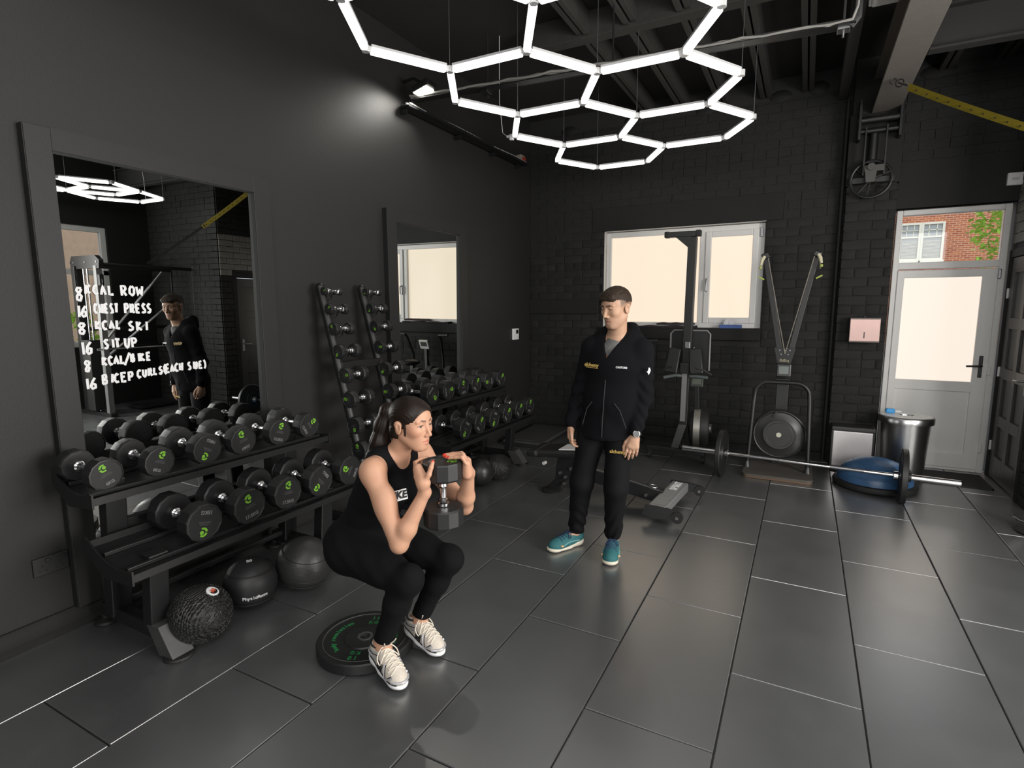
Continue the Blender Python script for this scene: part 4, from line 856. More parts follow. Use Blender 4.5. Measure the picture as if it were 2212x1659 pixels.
# ---- bins, balance dome, dispenser, sill things
t = thing('metal_bin', 'round brushed steel bin with pale lid beside the white door', 'bin', (.90, 6.27, 0)); c = (.90, 6.27)
b = MB(); b.lathe([(.165, 0), (.17, .01), (.195, .50), (.20, .535), (.19, .535), (.16, .02)], (c[0], c[1], 0), n=44, cap=False); b.lathe([(.16, .02), (0, .02)], (c[0], c[1], 0), n=44, cap=False); pt(t, 'body', b, steel)
b = MB(); b.lathe([(.222, .525), (.222, .575), (.215, .585), (.07, .59), (.065, .57), (0, .57)], (c[0], c[1], 0), n=44, cap=False); pt(t, 'lid', b, [mat('steel_rim', (.45, .45, .45), .28, 1.)])
b = MB(); b.lathe([(.205, .588), (.06, .593), (.06, .588)], (c[0], c[1], 0), n=44, cap=False); pt(t, 'lid_top', b, mat('pale_lid', (.8, .8, .78), .35))
t = thing('sanitiser_bottle', 'small blue and white bottle on top of the round steel bin', 'bottle', (.79, 6.31, .592)); b = MB(); b.box((.775, 6.31, .615), (.075, .035, .045), .1, .01); pt(t, 'body', b, mat('cyan_plastic', (.06, .35, .75), .35)); b = MB(); b.lathe([(.014, 0), (.014, .035), (.009, .05)], (.815, 6.305, .612), (1, -.1, 0), 12); pt(t, 'cap', b, white_plastic)
t = thing('pedal_bin', 'rectangular pale steel bin against the brick pier', 'bin', (.485, 6.37, 0)); b = MB(); b.bb(.31, .66, 6.27, 6.46, .02, .385, .012); pt(t, 'body', b, mat('soft_brushed_steel', (.62, .60, .60), .38, .75, noise=.05)); b = MB(); b.bb(.298, .672, 6.255, 6.47, .385, .43, .012); pt(t, 'lid', b, mat('grey_black_plastic', (.03, .03, .03), .4)); b = MB(); b.bb(.30, .67, 6.26, 6.47, 0, .025, .005); b.bb(.302, .316, 6.265, 6.3, .02, .39); b.bb(.654, .668, 6.265, 6.3, .02, .39); pt(t, 'base', b, black_plastic)
t = thing('balance_dome', 'blue rubber balance dome on black base in front of the steel bins', 'balance trainer', (.64, 5.80, 0)); c = (.64, 5.80, 0)
b = MB(); b.lathe([(.28, 0), (.325, .012), (.33, .035), (.32, .055), (.30, .06), (0, .06)], c, n=56); pt(t, 'base', b, matt_black)
b = MB(); b.lathe([(.295*math.cos(a), .06+.20*math.sin(a)) for a in [math.radians(i*9) for i in range(10)]]+[(0, .26)], c, n=56, cap=False); d_ = pt(t, 'dome', b, blue_vinyl, smooth=80)
b = MB()
for h_ in (.3, .55, .8): b.torus((c[0], c[1], .06+.2*h_), (0, 0, 1), .295*math.sqrt(1-h_*h_)+.0005, .0016, 56, 5)
pt(t, 'ridge', b, blue_vinyl)
b = MB(); b.box((.38, 5.99, .05), (.10, .16, .03), .9, .012); pt(t, 'grip', b, matt_black)
t = thing('towel_dispenser', 'rosy steel paper towel dispenser on the brick pier', 'dispenser', (.515, 6.48, 1.38)); b = MB(); b.bb(.39, .645, 6.37, 6.50, 1.255, 1.50, .006); pt(t, 'case', b, mat('dark_steel', (.10, .09, .085), .4, .6)); b = MB(); b.bb(.393, .642, 6.363, 6.371, 1.27, 1.485, .004); pt(t, 'cover', b, pink_film); b = MB(); b.bb(.512, .520, 6.360, 6.364, 1.30, 1.36); pt(t, 'slot', b, black_plastic); b = MB(); b.cyl((.515, 6.44, 1.50), (.515, 6.44, 1.515), .012, n=10); pt(t, 'lock', b, black_plastic)
t = thing('tissue_box', 'blue tissue box with a white tissue on the window sill', 'tissue box', (-.73, 6.66, 1.37)); b = MB(); b.bb(-.85, -.62, 6.60, 6.70, 1.37, 1.41, .004); pt(t, 'carton', b, mat('blue_carton', (.06, .12, .36), .5)); b = MB()
for i in range(5):
    x = -.80+i*.02+R.uniform(-.01, .01); b.bm.faces.new([b.bm.verts.new(v) for v in ((x-.02, 6.645, 1.408), (x+.025, 6.66, 1.408), (x+.035+R.uniform(-.02, .02), 6.65, 1.45+R.uniform(0, .025)), (x+R.uniform(-.02, .01), 6.64, 1.455+R.uniform(0, .02)))])
pt(t, 'tissue', b, white_plastic)
def cloths(x0, x1, label, n, z0, m, rough=.02):
    t = thing('folded_towel', label, 'towel', ((x0+x1)/2, 6.64, z0), 0, 'folded towels on the window sill'); nx = 14; b = MB(); th = .040
    P = [[(x0+(x1-x0)*i/nx, z0+th*(.55+.4*math.sin(i*1.3+x0*9)*.4)) for i in range(nx+1)]]
    for i in range(nx):
        xa, za = P[0][i]; xb, zb = P[0][i+1]; vs = [b.bm.verts.new(v) for v in ((xa, 6.60, z0), (xb, 6.60, z0), (xb, 6.59, zb), (xa, 6.59, za), (xa, 6.70, z0), (xb, 6.70, z0), (xb, 6.70, zb), (xa, 6.70, za))]
        for q in ((0, 1, 2, 3), (3, 2, 6, 7), (7, 6, 5, 4)): b.bm.faces.new([vs[k] for k in q])
    bmesh.ops.remove_doubles(b.bm, verts=b.bm.verts[:], dist=.0005); pt(t, 'cloth', b, m)
dark_towel = mat('dark_towel', (.035, .027, .03), .9, noise=.3, nscale=60, bump=.3, bscale=150)
cloths(-1.92, -1.10, 'lower dark folded towel on the window sill behind the trainer', 1, 1.37, dark_towel); cloths(-1.55, -1.13, 'upper dark folded towel on the window sill behind the trainer', 1, 1.405, dark_towel)
# ---- bench, exercise mats, doormat
t = thing('weight_bench', 'black adjustable weight bench behind the trainer with grey front foot', 'bench', (-1.4, 4.35, 0)); Y0 = 4.35
b = MB(); b.beam((-.90, 4.02, .10), (-.855, 4.68, .10), .14, .075, bev=.012); pt(t, 'front_foot', b, silver); b = MB(); b.prism([(-.062, 0), (.062, 0), (.05, .012), (-.05, .012)], (-.8975, 4.06, .126), (1, 0, 0), (0, 0, 1), .58, (.068, 1, 0)); pt(t, 'foot_cover', b, mat('grey_cover', (.26, .26, .25), .45, .2))
for (x, y) in ((-.90, 4.005), (-.855, 4.70)):
    b = MB(); b.prism([(-.10, -.03), (.0, -.055), (.10, -.035), (.17, -.015), (.17, .015), (.08, .035), (-.08, .045)], (x, y-.015, .095), (1, .07, 0), (0, 0, 1), .03, (0, 1, 0)); pt(t, 'foot_cap', b, black_plastic)
    b = MB(); b.cyl((x+.155, y-.02, .075), (x+.155, y+.02, .075), .042, n=20); pt(t, 'wheel', b, matt_black); b = MB(); b.cyl((x+.155, y-.024, .075), (x+.155, y+.024, .075), .012, n=10); pt(t, 'axle_bolt', b, chrome)
text('lettering', 'SPIRIT', .085, V(-.862, 4.55, .1395)-t.location, (.07, 1, 0), (-1, .07, 0), white_print, t, bold=.002)
b = MB(); b.beam((-.93, Y0, .10), (-1.84, Y0-.01, .255), .07, .11, bev=.006); pt(t, 'spine', b, black_steel)
b = MB(); b.beam((-.95, Y0-.03, .155), (-1.62, Y0-.03, .275), .012, .012); pt(t, 'spine_track', b, dull_steel); b = MB(); b.beam((-1.30, Y0-.037, .165), (-1.42, Y0-.037, .188), .004, .06, up=(0, 0, 1)); pt(t, 'sticker', b, white_plastic)
b = MB(); b.torus((-1.0, Y0-.02, .18), (.2, 0, 1), .03, .006, 20, 6); pt(t, 'pop_pin', b, dull_steel)
b = MB(); b.beam((-1.68, Y0, .24), (-1.90, Y0, .02), .08, .07, up=(0, 1, 0), bev=.006); pt(t, 'rear_leg', b, black_steel); b = MB(); b.lathe([(.09, 0), (.095, .012), (.06, .025)], (-1.90, Y0, 0), n=24); pt(t, 'rear_pad', b, matt_black)
b = MB(); b.prism([(-.13, -.12), (.12, -.06), (.14, .10), (-.10, .08)], (-1.72, Y0-.045, .25), (1, 0, 0), (0, 0, 1), .09, (0, 1, 0)); pt(t, 'hinge_plate', b, black_steel)
b = MB()
for x, z in ((-1.80, .19), (-1.75, .16), (-1.70, .24), (-1.64, .30), (-1.76, .10), (-1.05, .11)): b.cyl((x, Y0-.065, z), (x, Y0-.045, z), .014, n=10)
pt(t, 'bolt', b, dull_steel); b = MB(); b.cyl((-1.94, Y0-.09, .265), (-1.94, Y0-.05, .265), .015, n=14); pt(t, 'adjust_knob', b, off_white)
b = MB(); b.box((-1.80, Y0, .375), (.44, .30, .065), Matrix.Rotation(-.10, 3, 'Y'), .025); pt(t, 'seat_pad', b, mat('black_vinyl', (.015, .015, .015), .4, noise=.1, bump=.2, bscale=40)); b = MB(); b.box((-1.69, Y0-.02, .420), (.20, .20, .012), Matrix.Rotation(-.10, 3, 'Y'), .004); b.box((-1.585, Y0-.02, .405), (.02, .20, .05), Matrix.Rotation(-.10, 3, 'Y'), .004); pt(t, 'seat_label', b, white_plastic)
b = MB(); b.box((-2.02, Y0+.0, .36), (.10, .34, .06), Matrix.Rotation(-.1, 3, 'Y'), .02); pt(t, 'head_roll', b, mat('black_vinyl', (.015, .015, .015), .4))
mt = mat('grey_foam', (.045, .046, .044), .6, noise=.15, nscale=15, bump=.1)
for i, (z, dx) in enumerate(((0, 0), (.035, .01))):
    t = thing('exercise_mat', 'upper grey exercise mat of the stack in the far left corner' if i else 'lower dark exercise mat of the stack in the far left corner', 'mat', (-2.86, 6.08, z), 0, 'stacked exercise mats'); t.rotation_euler = (0, 0, .06-.02*i)
    b = MB(); b.box((dx, 0, .0165), (.50, .96, .033), None, .012); b.build('foam', mt if i else matt_black, t)
    if i: b = MB(); b.box((.02, -.40, .0335), (.24, .02, .001)); b.build('logo_strip', mat('grey_strip', (.1, .1, .1), .5), t)
t = thing('doormat', 'dark ribbed doormat in front of the white door', 'doormat', (1.25, 6.35, 0)); b = MB(); b.bb(1.02, 1.55, 6.12, 6.58, .002, .010, .003); pt(t, 'pile', b, mat('doormat_pile', (.022, .022, .021), .9, noise=.4, nscale=90, bump=.4, bscale=90))
b = MB(); fr(b, 1.01, 1.56, 6.11, 6.59, .015, 0, .006, 0); b2_ = MB(); b2_.bb(1.01, 1.025, 6.11, 6.59, .001, .009); b2_.bb(1.545, 1.56, 6.11, 6.59, .001, .009); b2_.bb(1.01, 1.56, 6.11, 6.122, .001, .009); b2_.bb(1.01, 1.56, 6.578, 6.59, .001, .009); pt(t, 'edge', b2_, matt_black); b.bm.free()
# ---- foot of a machine cut by the right edge
t = thing('equipment_stand', 'black round-footed stand with a chrome lever at the right edge', 'stand', (1.52, 5.05, 0)); b = MB(); b.lathe([(.11, 0), (.12, .012), (.09, .03), (.04, .06)], (1.55, 5.05, 0), n=28); pt(t, 'foot', b, matt_black); b = MB(); b.beam((1.56, 5.05, .04), (1.62, 5.10, .75), .07, .07, up=(0, 1, 0), bev=.006); pt(t, 'post', b, black_steel); b = MB(); b.tube([(1.385, 4.99, .135), (1.43, 5.02, .10), (1.53, 5.05, .07)], .014, 10); pt(t, 'lever', b, chrome)
b = MB(); b.box((1.62, 5.1, .77), (.3, .22, .07), .2, .02); pt(t, 'saddle', b, black_plastic)

# ---- things seen only in the mirrors: air bike, cable machine
t = thing('air_bike', 'black air bike by the far wall seen in the far mirror', 'exercise bike', (-1.84, 6.15, 0)); X0 = -1.84
b = MB(); b.beam((X0, 5.75, .05), (X0, 6.45, .05), .06, .05, bev=.004); b.beam((X0-.22, 5.76, .04), (X0+.22, 5.76, .04), .05, .04); b.beam((X0-.22, 6.45, .04), (X0+.22, 6.45, .04), .05, .04); pt(t, 'base', b, black_steel)
b = MB(); b.lathe([(.02, -.05), (.24, -.05), (.25, -.03), (.25, .03), (.24, .05), (.02, .05)], (X0, 6.25, .36), (1, 0, 0), 36); pt(t, 'fan_cage', b, matt_black)
b = MB(); b.beam((X0, 6.2, .55), (X0, 6.18, 1.05), .04, .04); b.beam((X0, 5.9, .08), (X0, 5.87, .85), .05, .05); pt(t, 'frame', b, black_steel); b = MB(); b.sphere((X0, 5.85, .88), .12, 16, 10, (.9, 1.1, .35)); pt(t, 'saddle', b, black_plastic)
for s_ in (-1, 1):
    b = MB(); x = X0+s_*.25; b.tube([(x, 6.25, .35), (x, 6.22, .95), (x+s_*.03, 6.12, 1.20), (x+s_*.03, 6.08, 1.235)], .016, 10); b.tube([(x+s_*.03, 6.08, 1.235), (x+s_*.18, 6.08, 1.24)], .017, 10); pt(t, 'handlebar', b, black_steel)
b = MB(); b.box((X0, 6.14, 1.10), (.15, .03, .13), Matrix.Rotation(.4, 3, 'X'), .008); pt(t, 'console', b, off_white); b = MB(); b.box((X0, 6.118, 1.103), (.09, .004, .06), Matrix.Rotation(.4, 3, 'X')); pt(t, 'console_screen', b, mat('dark_screen', (.03, .03, .03), .2))
t = thing('cable_machine', 'tall black cable machine with smith bar seen in the left mirror', 'cable machine', (2.6, 4.9, 0)); XC = 2.55
for y in (4.25, 5.62):
    b = MB(); b.beam((XC-.28, y, .03), (XC+.5, y, .03), .09, .06, bev=.005); pt(t, 'base_beam', b, black_steel)
    b = MB(); b.beam((XC-.2, y, .03), (XC-.2, y, 2.15), .075, .075, bev=.005); pt(t, 'upright', b, silver if y < 5 else black_steel)
    b = MB(); b.beam((XC+.35, y, .03), (XC+.35, y, 2.15), .09, .11, bev=.005); pt(t, 'tower', b, black_steel)
    for dx in (-.05, .05): b = MB(); b.cyl((XC+.12+dx, y, .05), (XC+.12+dx, y, 2.12), .012, n=10); pt(t, 'guide_rod', b, chrome)
    b = MB(); b.bb(XC+.02, XC+.22, y-.09, y+.09, .08, 1.1, .004); pt(t, 'weight_stack', b, matt_black)
    b = MB(); b.prism([(-.30, -.09), (.42, -.09), (.46, .0), (.40, .09), (-.22, .09), (-.32, .02)], (XC, y-.03, 2.20), (1, 0, 0), (0, 0, 1), .06, (0, 1, 0)); pt(t, 'top_plate', b, black_steel)
    b = MB()
    for dx in (-.25, .05, .35): b.cyl((XC+dx, y-.036, 2.2), (XC+dx, y+.036, 2.2), .014, n=8)
    pt(t, 'bolt', b, dull_steel)
    b = MB(); b.box((XC-.26, y, 1.95), (.07, .06, .16), None, .01); b.torus((XC-.27, y, 1.93), (0, 1, 0), .04, .012, 18, 6); pt(t, 'pulley_carriage', b, black_plastic)
b = MB(); b.cyl((XC-.2, 4.25, 2.17), (XC-.2, 5.62, 2.17), .025, n=12); b.beam((XC+.35, 4.25, 2.17), (XC+.35, 5.62, 2.17), .06, .06); pt(t, 'pull_up_bar', b, black_steel)
b = MB(); b.cyl((XC-.2, 4.15, .98), (XC-.2, 5.72, .98), .015, n=12); pt(t, 'smith_bar', b, chrome)
b = MB(); b.cyl((XC+.1, 4.30, .95), (XC+.1, 5.3, 2.12), .02, n=12); b.cyl((XC+.1, 4.30, .75), (XC+.1, 5.55, 1.75), .02, n=12); pt(t, 'brace_bar', b, chrome)
b = MB(); b.bb(XC-.05, XC+.45, 4.75, 5.35, .02, .06, .006); b.beam((XC+.35, 4.25, .95), (XC+.35, 5.62, .95), .05, .07); b.beam((XC+.35, 4.25, 1.25), (XC+.35, 5.62, 1.25), .05, .05); pt(t, 'rear_rail', b, black_steel)
# ================================================================= people : implicit surfaces meshed by surface nets
def A3(v): return np.array(v, dtype=np.float32)
def u_(f, op='u', k=.02): return (f, op, k)
def cap(a, b, r1, r2=None, k=.02, op='u', flat=None):
    a, b = A3(a), A3(b); ab = b-a; L2 = float(ab@ab)+1e-9; r2 = r1 if r2 is None else r2
    if flat is not None: n = A3(flat[0]); n = n/np.linalg.norm(n); fs = flat[1]
    def f(P):
        pa = P-a; t = np.clip(pa@ab/L2, 0, 1); q = pa-t[:, None]*ab
        if flat is not None: q = q+((fs-1)*(q@n))[:, None]*n
        return np.sqrt((q*q).sum(1))-(r1+(r2-r1)*t)
    return (f, op, k)
def ell(c, r, F=None, k=.02, op='u'):
    c, r = A3(c), A3(r); F = None if F is None else A3(F)
    def f(P):
        p = P-c; p = p if F is None else p@F.T
        k0 = np.sqrt(((p/r)**2).sum(1))+1e-9; k1 = np.sqrt(((p/(r*r))**2).sum(1))+1e-9
        return k0*(k0-1)/k1
    return (f, op, k)
def rbox(c, h, F=None, rad=.01, k=.02, op='u'):
    c, h = A3(c), A3(h); F = None if F is None else A3(F)
    def f(P):
        p = P-c; p = p if F is None else p@F.T
        q = np.abs(p)-h+rad; return np.sqrt((np.maximum(q, 0)**2).sum(1))+np.minimum(q.max(1), 0)-rad
    return (f, op, k)
def chain(pts, rs, k=.006, op='u'): return [cap(p, q, a, b, k, op) for p, q, a, b in zip(pts, pts[1:], rs, rs[1:])]
def half(n, p, k=.004):
    """cut away the side the normal points to"""
    n = A3(n); n = n/np.linalg.norm(n); p = A3(p)
    return (lambda P: -((P-p)@n), 's', k)
def infl(prims, dr): return [((lambda P, f=f: f(P)-dr), op, k) for f, op, k in prims]
def comb(prims, P):
    d = None
    for f, op, k in prims:
        v = f(P)
        if op == 's':
            if d is None: continue
            h = np.clip(.5-.5*(d+v)/k, 0, 1); d = d*(1-h)-v*h+k*h*(1-h)
        elif d is None: d = v
        else:
            h = np.clip(.5+.5*(v-d)/k, 0, 1); d = v*(1-h)+d*h-k*h*(1-h)
    return d
def mesher(prims, lo, hi, h, disp=None, B=14, marg=.06):
    lo = A3(lo); N = np.ceil((A3(hi)-lo)/h).astype(int)+1; nb = -(-N//B); S = np.int64(N.max()+B+8)
    rad = .5*B*h*math.sqrt(3)*1.25; vid, vpos, quads = [], [], []
    g = np.stack(np.meshgrid(*[np.arange(B+2)]*3, indexing='ij'), -1).reshape(-1, 3)
    ctr = np.stack(np.meshgrid(*[np.arange(n) for n in nb], indexing='ij'), -1).reshape(-1, 3)
    cp = (lo+(ctr*B+B*.5+.5)*h).astype(np.float32)
    pv = np.stack([f(cp) for f, o, k in prims], 1); dc = comb(prims, cp)
    corner = np.array([(i, j, k) for i in (0, 1) for j in (0, 1) for k in (0, 1)])
    edges = [(a, b) for a in range(8) for b in range(a+1, 8) if abs(corner[a]-corner[b]).sum() == 1]
    for bi in np.nonzero(np.abs(dc) < rad+marg*.5)[0]:
        near = [p for p, v in zip(prims, pv[bi]) if v < rad+marg]
        if not near or all(o == 's' for _, o, _ in near): continue
        base = ctr[bi]*B; P = (lo+(base+g)*h).astype(np.float32); d = comb(near, P)
        if d is None: continue
        if disp is not None: d = d+disp(P)
        d = d.reshape((B+2,)*3)
        c8 = np.stack([d[i:i+B+1, j:j+B+1, k:k+B+1] for i, j, k in corner], -1)   # cells 0..B
        ins = c8 < 0; act = ins.any(-1) & ~ins.all(-1)
        own = act[:B, :B, :B]; idx = np.argwhere(own)
        if len(idx):
            cv = c8[idx[:, 0], idx[:, 1], idx[:, 2]]; acc = np.zeros((len(idx), 3)); cnt = np.zeros(len(idx))
            for a, b in edges:
                m = (cv[:, a] < 0) != (cv[:, b] < 0); t = cv[m, a]/(cv[m, a]-cv[m, b])
                acc[m] += corner[a]+(corner[b]-corner[a])*t[:, None]; cnt[m] += 1
            gl = idx+base; vid.append(gl[:, 0]*S*S+gl[:, 1]*S+gl[:, 2]); vpos.append(lo+(gl+acc/cnt[:, None])*h)
        s = d < 0
        for ax in range(3):       # grid edges whose lower corner is 1..B (needs cells -1): use corners 1..B
            e = [1, 1, 1]; sl0 = tuple(slice(1, B+1) for _ in range(3)); sl1 = tuple(slice(1+(i == ax), B+1+(i == ax)) for i in range(3))
            m = s[sl0] != s[sl1]; q = np.argwhere(m)
            if not len(q): continue
            flip = s[sl0][q[:, 0], q[:, 1], q[:, 2]]; q = q+1+base; b_, c_ = (ax+1) % 3, (ax+2) % 3
            def cid(db, dc_):
                r = q.copy(); r[:, b_] -= db; r[:, c_] -= dc_; return r[:, 0]*S*S+r[:, 1]*S+r[:, 2]
            Q = np.stack([cid(0, 0), cid(1, 0), cid(1, 1), cid(0, 1)], 1); Q[~flip] = Q[~flip][:, ::-1]; quads.append(Q)
    vid = np.concatenate(vid); vpos = np.concatenate(vpos); Q = np.concatenate(quads)
    o = np.argsort(vid); vid, vpos = vid[o], vpos[o]
    qi = np.searchsorted(vid, Q); ok = (qi < len(vid)).all(1); qi = np.minimum(qi, len(vid)-1); ok &= (vid[qi] == Q).all(1)
    qi = qi[ok]; us, inv = np.unique(qi, return_inverse=True); return vpos[us], inv.reshape(qi.shape)
def to_obj(name, v, q, m, parent, col=None, smooth=2):
    me = bpy.data.meshes.new(name); off = np.array(parent_world(parent)); n = len(q)
    # light Laplacian smoothing removes voxel stepping
    for _ in range(smooth):
        acc = np.zeros_like(v); cnt = np.zeros(len(v))
        for a in range(4):
            for b in ((a+1) % 4, (a-1) % 4): np.add.at(acc, q[:, a], v[q[:, b]]); np.add.at(cnt, q[:, a], 1)
        cnt = np.maximum(cnt, 1); v = v*.5+.5*acc/cnt[:, None]
    me.vertices.add(len(v)); me.vertices.foreach_set('co', (v-off).astype(np.float32).ravel())
    me.loops.add(n*4); me.loops.foreach_set('vertex_index', q.astype(np.int32).ravel())
    me.polygons.add(n); me.polygons.foreach_set('loop_start', np.arange(0, n*4, 4, dtype=np.int32)); me.polygons.foreach_set('loop_total', np.full(n, 4, np.int32))
    me.update(calc_edges=True); me.validate(); me.shade_smooth(); me.materials.append(m)
    if col is not None:
        at = me.color_attributes.new('Col', 'FLOAT_COLOR', 'POINT'); c = np.ones((len(me.vertices), 4), np.float32); c[:, :3] = col(v); at.data.foreach_set('color', c.ravel())
    o = bpy.data.objects.new(name, me); COL.objects.link(o); o.parent = parent; return o
def parent_world(p):
    w = Vector((0, 0, 0))
    while p is not None: w = w+p.location; p = p.parent
    return w
def sdf_obj(name, prims, lo, hi, h, m, parent, col=None, disp=None, smooth=2): return to_obj(name, *mesher(prims, lo, hi, h, disp), m, parent, col, smooth)
def dist_caps(v, caps):
    d = np.full(len(v), 9.); P = v.astype(np.float32)
    for c in caps: d = np.minimum(d, c[0](P))
    return d
class Frame:
    """o origin, f forward, l left, u up"""
    def __init__(s, o, f, up=(0, 0, 1), roll=0.):
        s.o = Vector(o); s.f = Vector(f).normalized(); s.l = Vector(up).cross(s.f).normalized(); s.u = s.f.cross(s.l)
        if roll: M = Matrix.Rotation(roll, 3, s.f); s.l = M @ s.l; s.u = M @ s.u
        s.M = [list(s.f), list(s.l), list(s.u)]
    def p(s, x, y, z): return tuple(s.o+s.f*x+s.l*y+s.u*z)
def head_prims(F, s=1., male=True, mouth_open=0.):
    p = lambda x, y, z: F.p(x*s, y*s, z*s); q = []
    E = lambda c, r, k=.02, op='u': q.append(ell(p(*c), [a*s for a in r], F.M, k, op))
    Cp = lambda a, b, r1, r2=None, k=.012, op='u': q.append(cap(p(*a), p(*b), r1*s, (r1 if r2 is None else r2)*s, k, op))
    jw = .050 if male else .043
    E((-.018, 0, .035), (.092, .073, .080)); E((.030, 0, .030), (.058, .062, .070), .03)     # cranium, forehead
    E((.026, 0, -.032), (.060, .055, .072), .025)                                              # mid face
    for y in (-1, 1):
        Cp((-.012, y*jw, -.045), (.048, y*.022, -.096), .016, .0145, .03)                       # jaw line
        E((.050, y*.040, -.018), (.028, .020, .022), .022)                                      # cheekbone
    Cp((.066, -.009, -.096), (.066, .009, -.096), .0165 if male else .0145, None, .022)          # chin
    E((.052, 0, -.064), (.032, .036, .032), .02)                                                # muzzle
    for y in (-1, 1):
        E((.100, y*.031, .008), (.022, .0200, .0120), .014, 's')                                # eye socket
        Cp((.080, y*.013, .026), (.071, y*.047, .026), .0080 if male else .0055, .0055, .010)    # brow
        E((.0965, y*.0315, .0068), (.0245, .0165, .0068), .004, 's')                            # opening between the lids
        ld = .0035 if male else .0005; Cp((.0790, y*.0175, .0095-ld*.4), (.0822, y*.0310, .0150-ld), .0030, .0038, .004); Cp((.0822, y*.0310, .0150-ld), (.0725, y*.0460, .0085-ld*.4), .0038, .0030, .004)   # upper lid
        Cp((.0785, y*.0180, .0040), (.0800, y*.0310, -.0005), .0026, .0030, .004); Cp((.0800, y*.0310, -.0005), (.0715, y*.0450, .0050), .0030, .0026, .004)   # lower lid
    nr = 1. if male else .88
    Cp((.082, 0, .020), (.1020, 0, -.026), .0072*nr, .0088*nr, .012); E((.1025, 0, -.0320), (.0120, .0095*nr, .0088), .008)   # nose
    for y in (-1, 1):
        E((.0920, y*.0115*nr, -.0365), (.0105, .0080*nr, .0078), .006); E((.0960, y*.0068, -.0430), (.0045, .0030, .0035), .003, 's')
    o = mouth_open; f = 1. if male else 1.15
    for y in (-1, 1):
        Cp((.0850, y*.004, -.0610), (.0765, y*.0235, -.0665), .0048*f, .0030, .004); Cp((.0845, 0, -.0735-o), (.0765, y*.0220, -.0680-o*.4), .0056*f, .0030, .004)
    for y in (-1, 1): Cp((.0925, 0, -.0667-o*.5), (.0810, y*.0225, -.0672-o*.3), .0022+o*.45, .0016, .002, 's')
    for y in (-1, 1):                                                                           # ears
        E((-.012, y*.0755, -.008), (.0180, .0072, .0300), .005); E((-.018, y*.079, .008), (.0145, .0078, .0155), .006)
        E((-.006, y*.0835, -.004), (.0090, .0050, .0160), .004, 's')
    return q
def face_cols(F, s, v, base, lip, brow, brow_r=.0045, male=True, blush=None):
    p = lambda x, y, z: F.p(x*s, y*s, z*s); c = np.tile(np.array(base, np.float32), (len(v), 1))
    lips = []; brows = []
    for y in (-1, 1):
        lips += [cap(p(.087, y*.003, -.0612), p(.078, y*.0225, -.0667), .0056*s, .0030*s), cap(p(.086, 0, -.0738), p(.078, y*.021, -.0682), .0064*s, .0030*s)]
        b0 = .0250 if male else .0275
        brows += [cap(p(.088, y*.012, b0), p(.084, y*.030, b0+.004), brow_r*1.2*s), cap(p(.084, y*.030, b0+.004), p(.070, y*.047, b0-.002), brow_r*1.1*s, brow_r*.5*s)]
    d = dist_caps(v, lips); w = np.clip(.5-d/.003, 0, 1)[:, None]; c = c*(1-w)+np.array(lip)*w
    d = dist_caps(v, brows); w = np.clip(.5-d/.003, 0, 1)[:, None]*.85; c = c*(1-w)+np.array(brow)*w
    lash = [cap(p(.081, y*.0175, .0075), p(.085, y*.031, .0118), .0020*s) for y in (-1, 1)]+[cap(p(.085, y*.031, .0118), p(.074, y*.0465, .0065), .0020*s) for y in (-1, 1)]
    d = dist_caps(v, lash); w = np.clip(.5-d/.003, 0, 1)[:, None]*(.5 if male else .9); c = c*(1-w)+np.array((.03, .018, .012))*w
    if blush is not None:
        d = dist_caps(v, [cap(p(.062, y*.046, -.026), p(.045, y*.056, -.012), .012*s) for y in (-1, 1)]); w = np.clip(.5-d/.03, 0, 1)[:, None]*.5; c = c*(1-w)+np.array(blush)*w
    return c
eye_white = mat('eye_white', (.72, .68, .64), .2, noise=.02); iris_m = mat('iris_grey_blue', (.09, .10, .10), .15, noise=.2); iris_b = mat('iris_brown', (.04, .025, .015), .15); pupil_m = mat('pupil', (.004, .004, .004), .1)
def eyes(F, s, t, look, im):
    for y in (-1, 1):
        c = Vector(F.p(.0688*s, y*.0315*s, .0068*s)); b = MB(); b.sphere(c, .0126*s, 20, 12); e = pt(t, 'eye', b, eye_white, smooth=80)
        d = (F.f*look[0]+F.l*look[1]+F.u*look[2]).normalized(); b = MB(); b.lathe([(.0064*s, .0109*s), (.0055*s, .0129*s), (0, .0133*s)], c, d, 16, cap=False); b.mi = 1; b.lathe([(.0026*s, .0133*s), (0, .0136*s)], c, d, 12, cap=False)
        o = pt(t, 'iris', b, [im, pupil_m], e, smooth=80)
        o.matrix_parent_inverse = Matrix()
def finger(pts, r0, r1): n = len(pts); return chain(pts, [r0+(r1-r0)*i/(n-1) for i in range(n)], .0045)
def lace(b, p, q, sag, r=.0028, n=7): b.tube([Vector(p).lerp(Vector(q), i/(n-1))+Vector(sag)*math.sin(PI*i/(n-1)) for i in range(n)], r, 6)
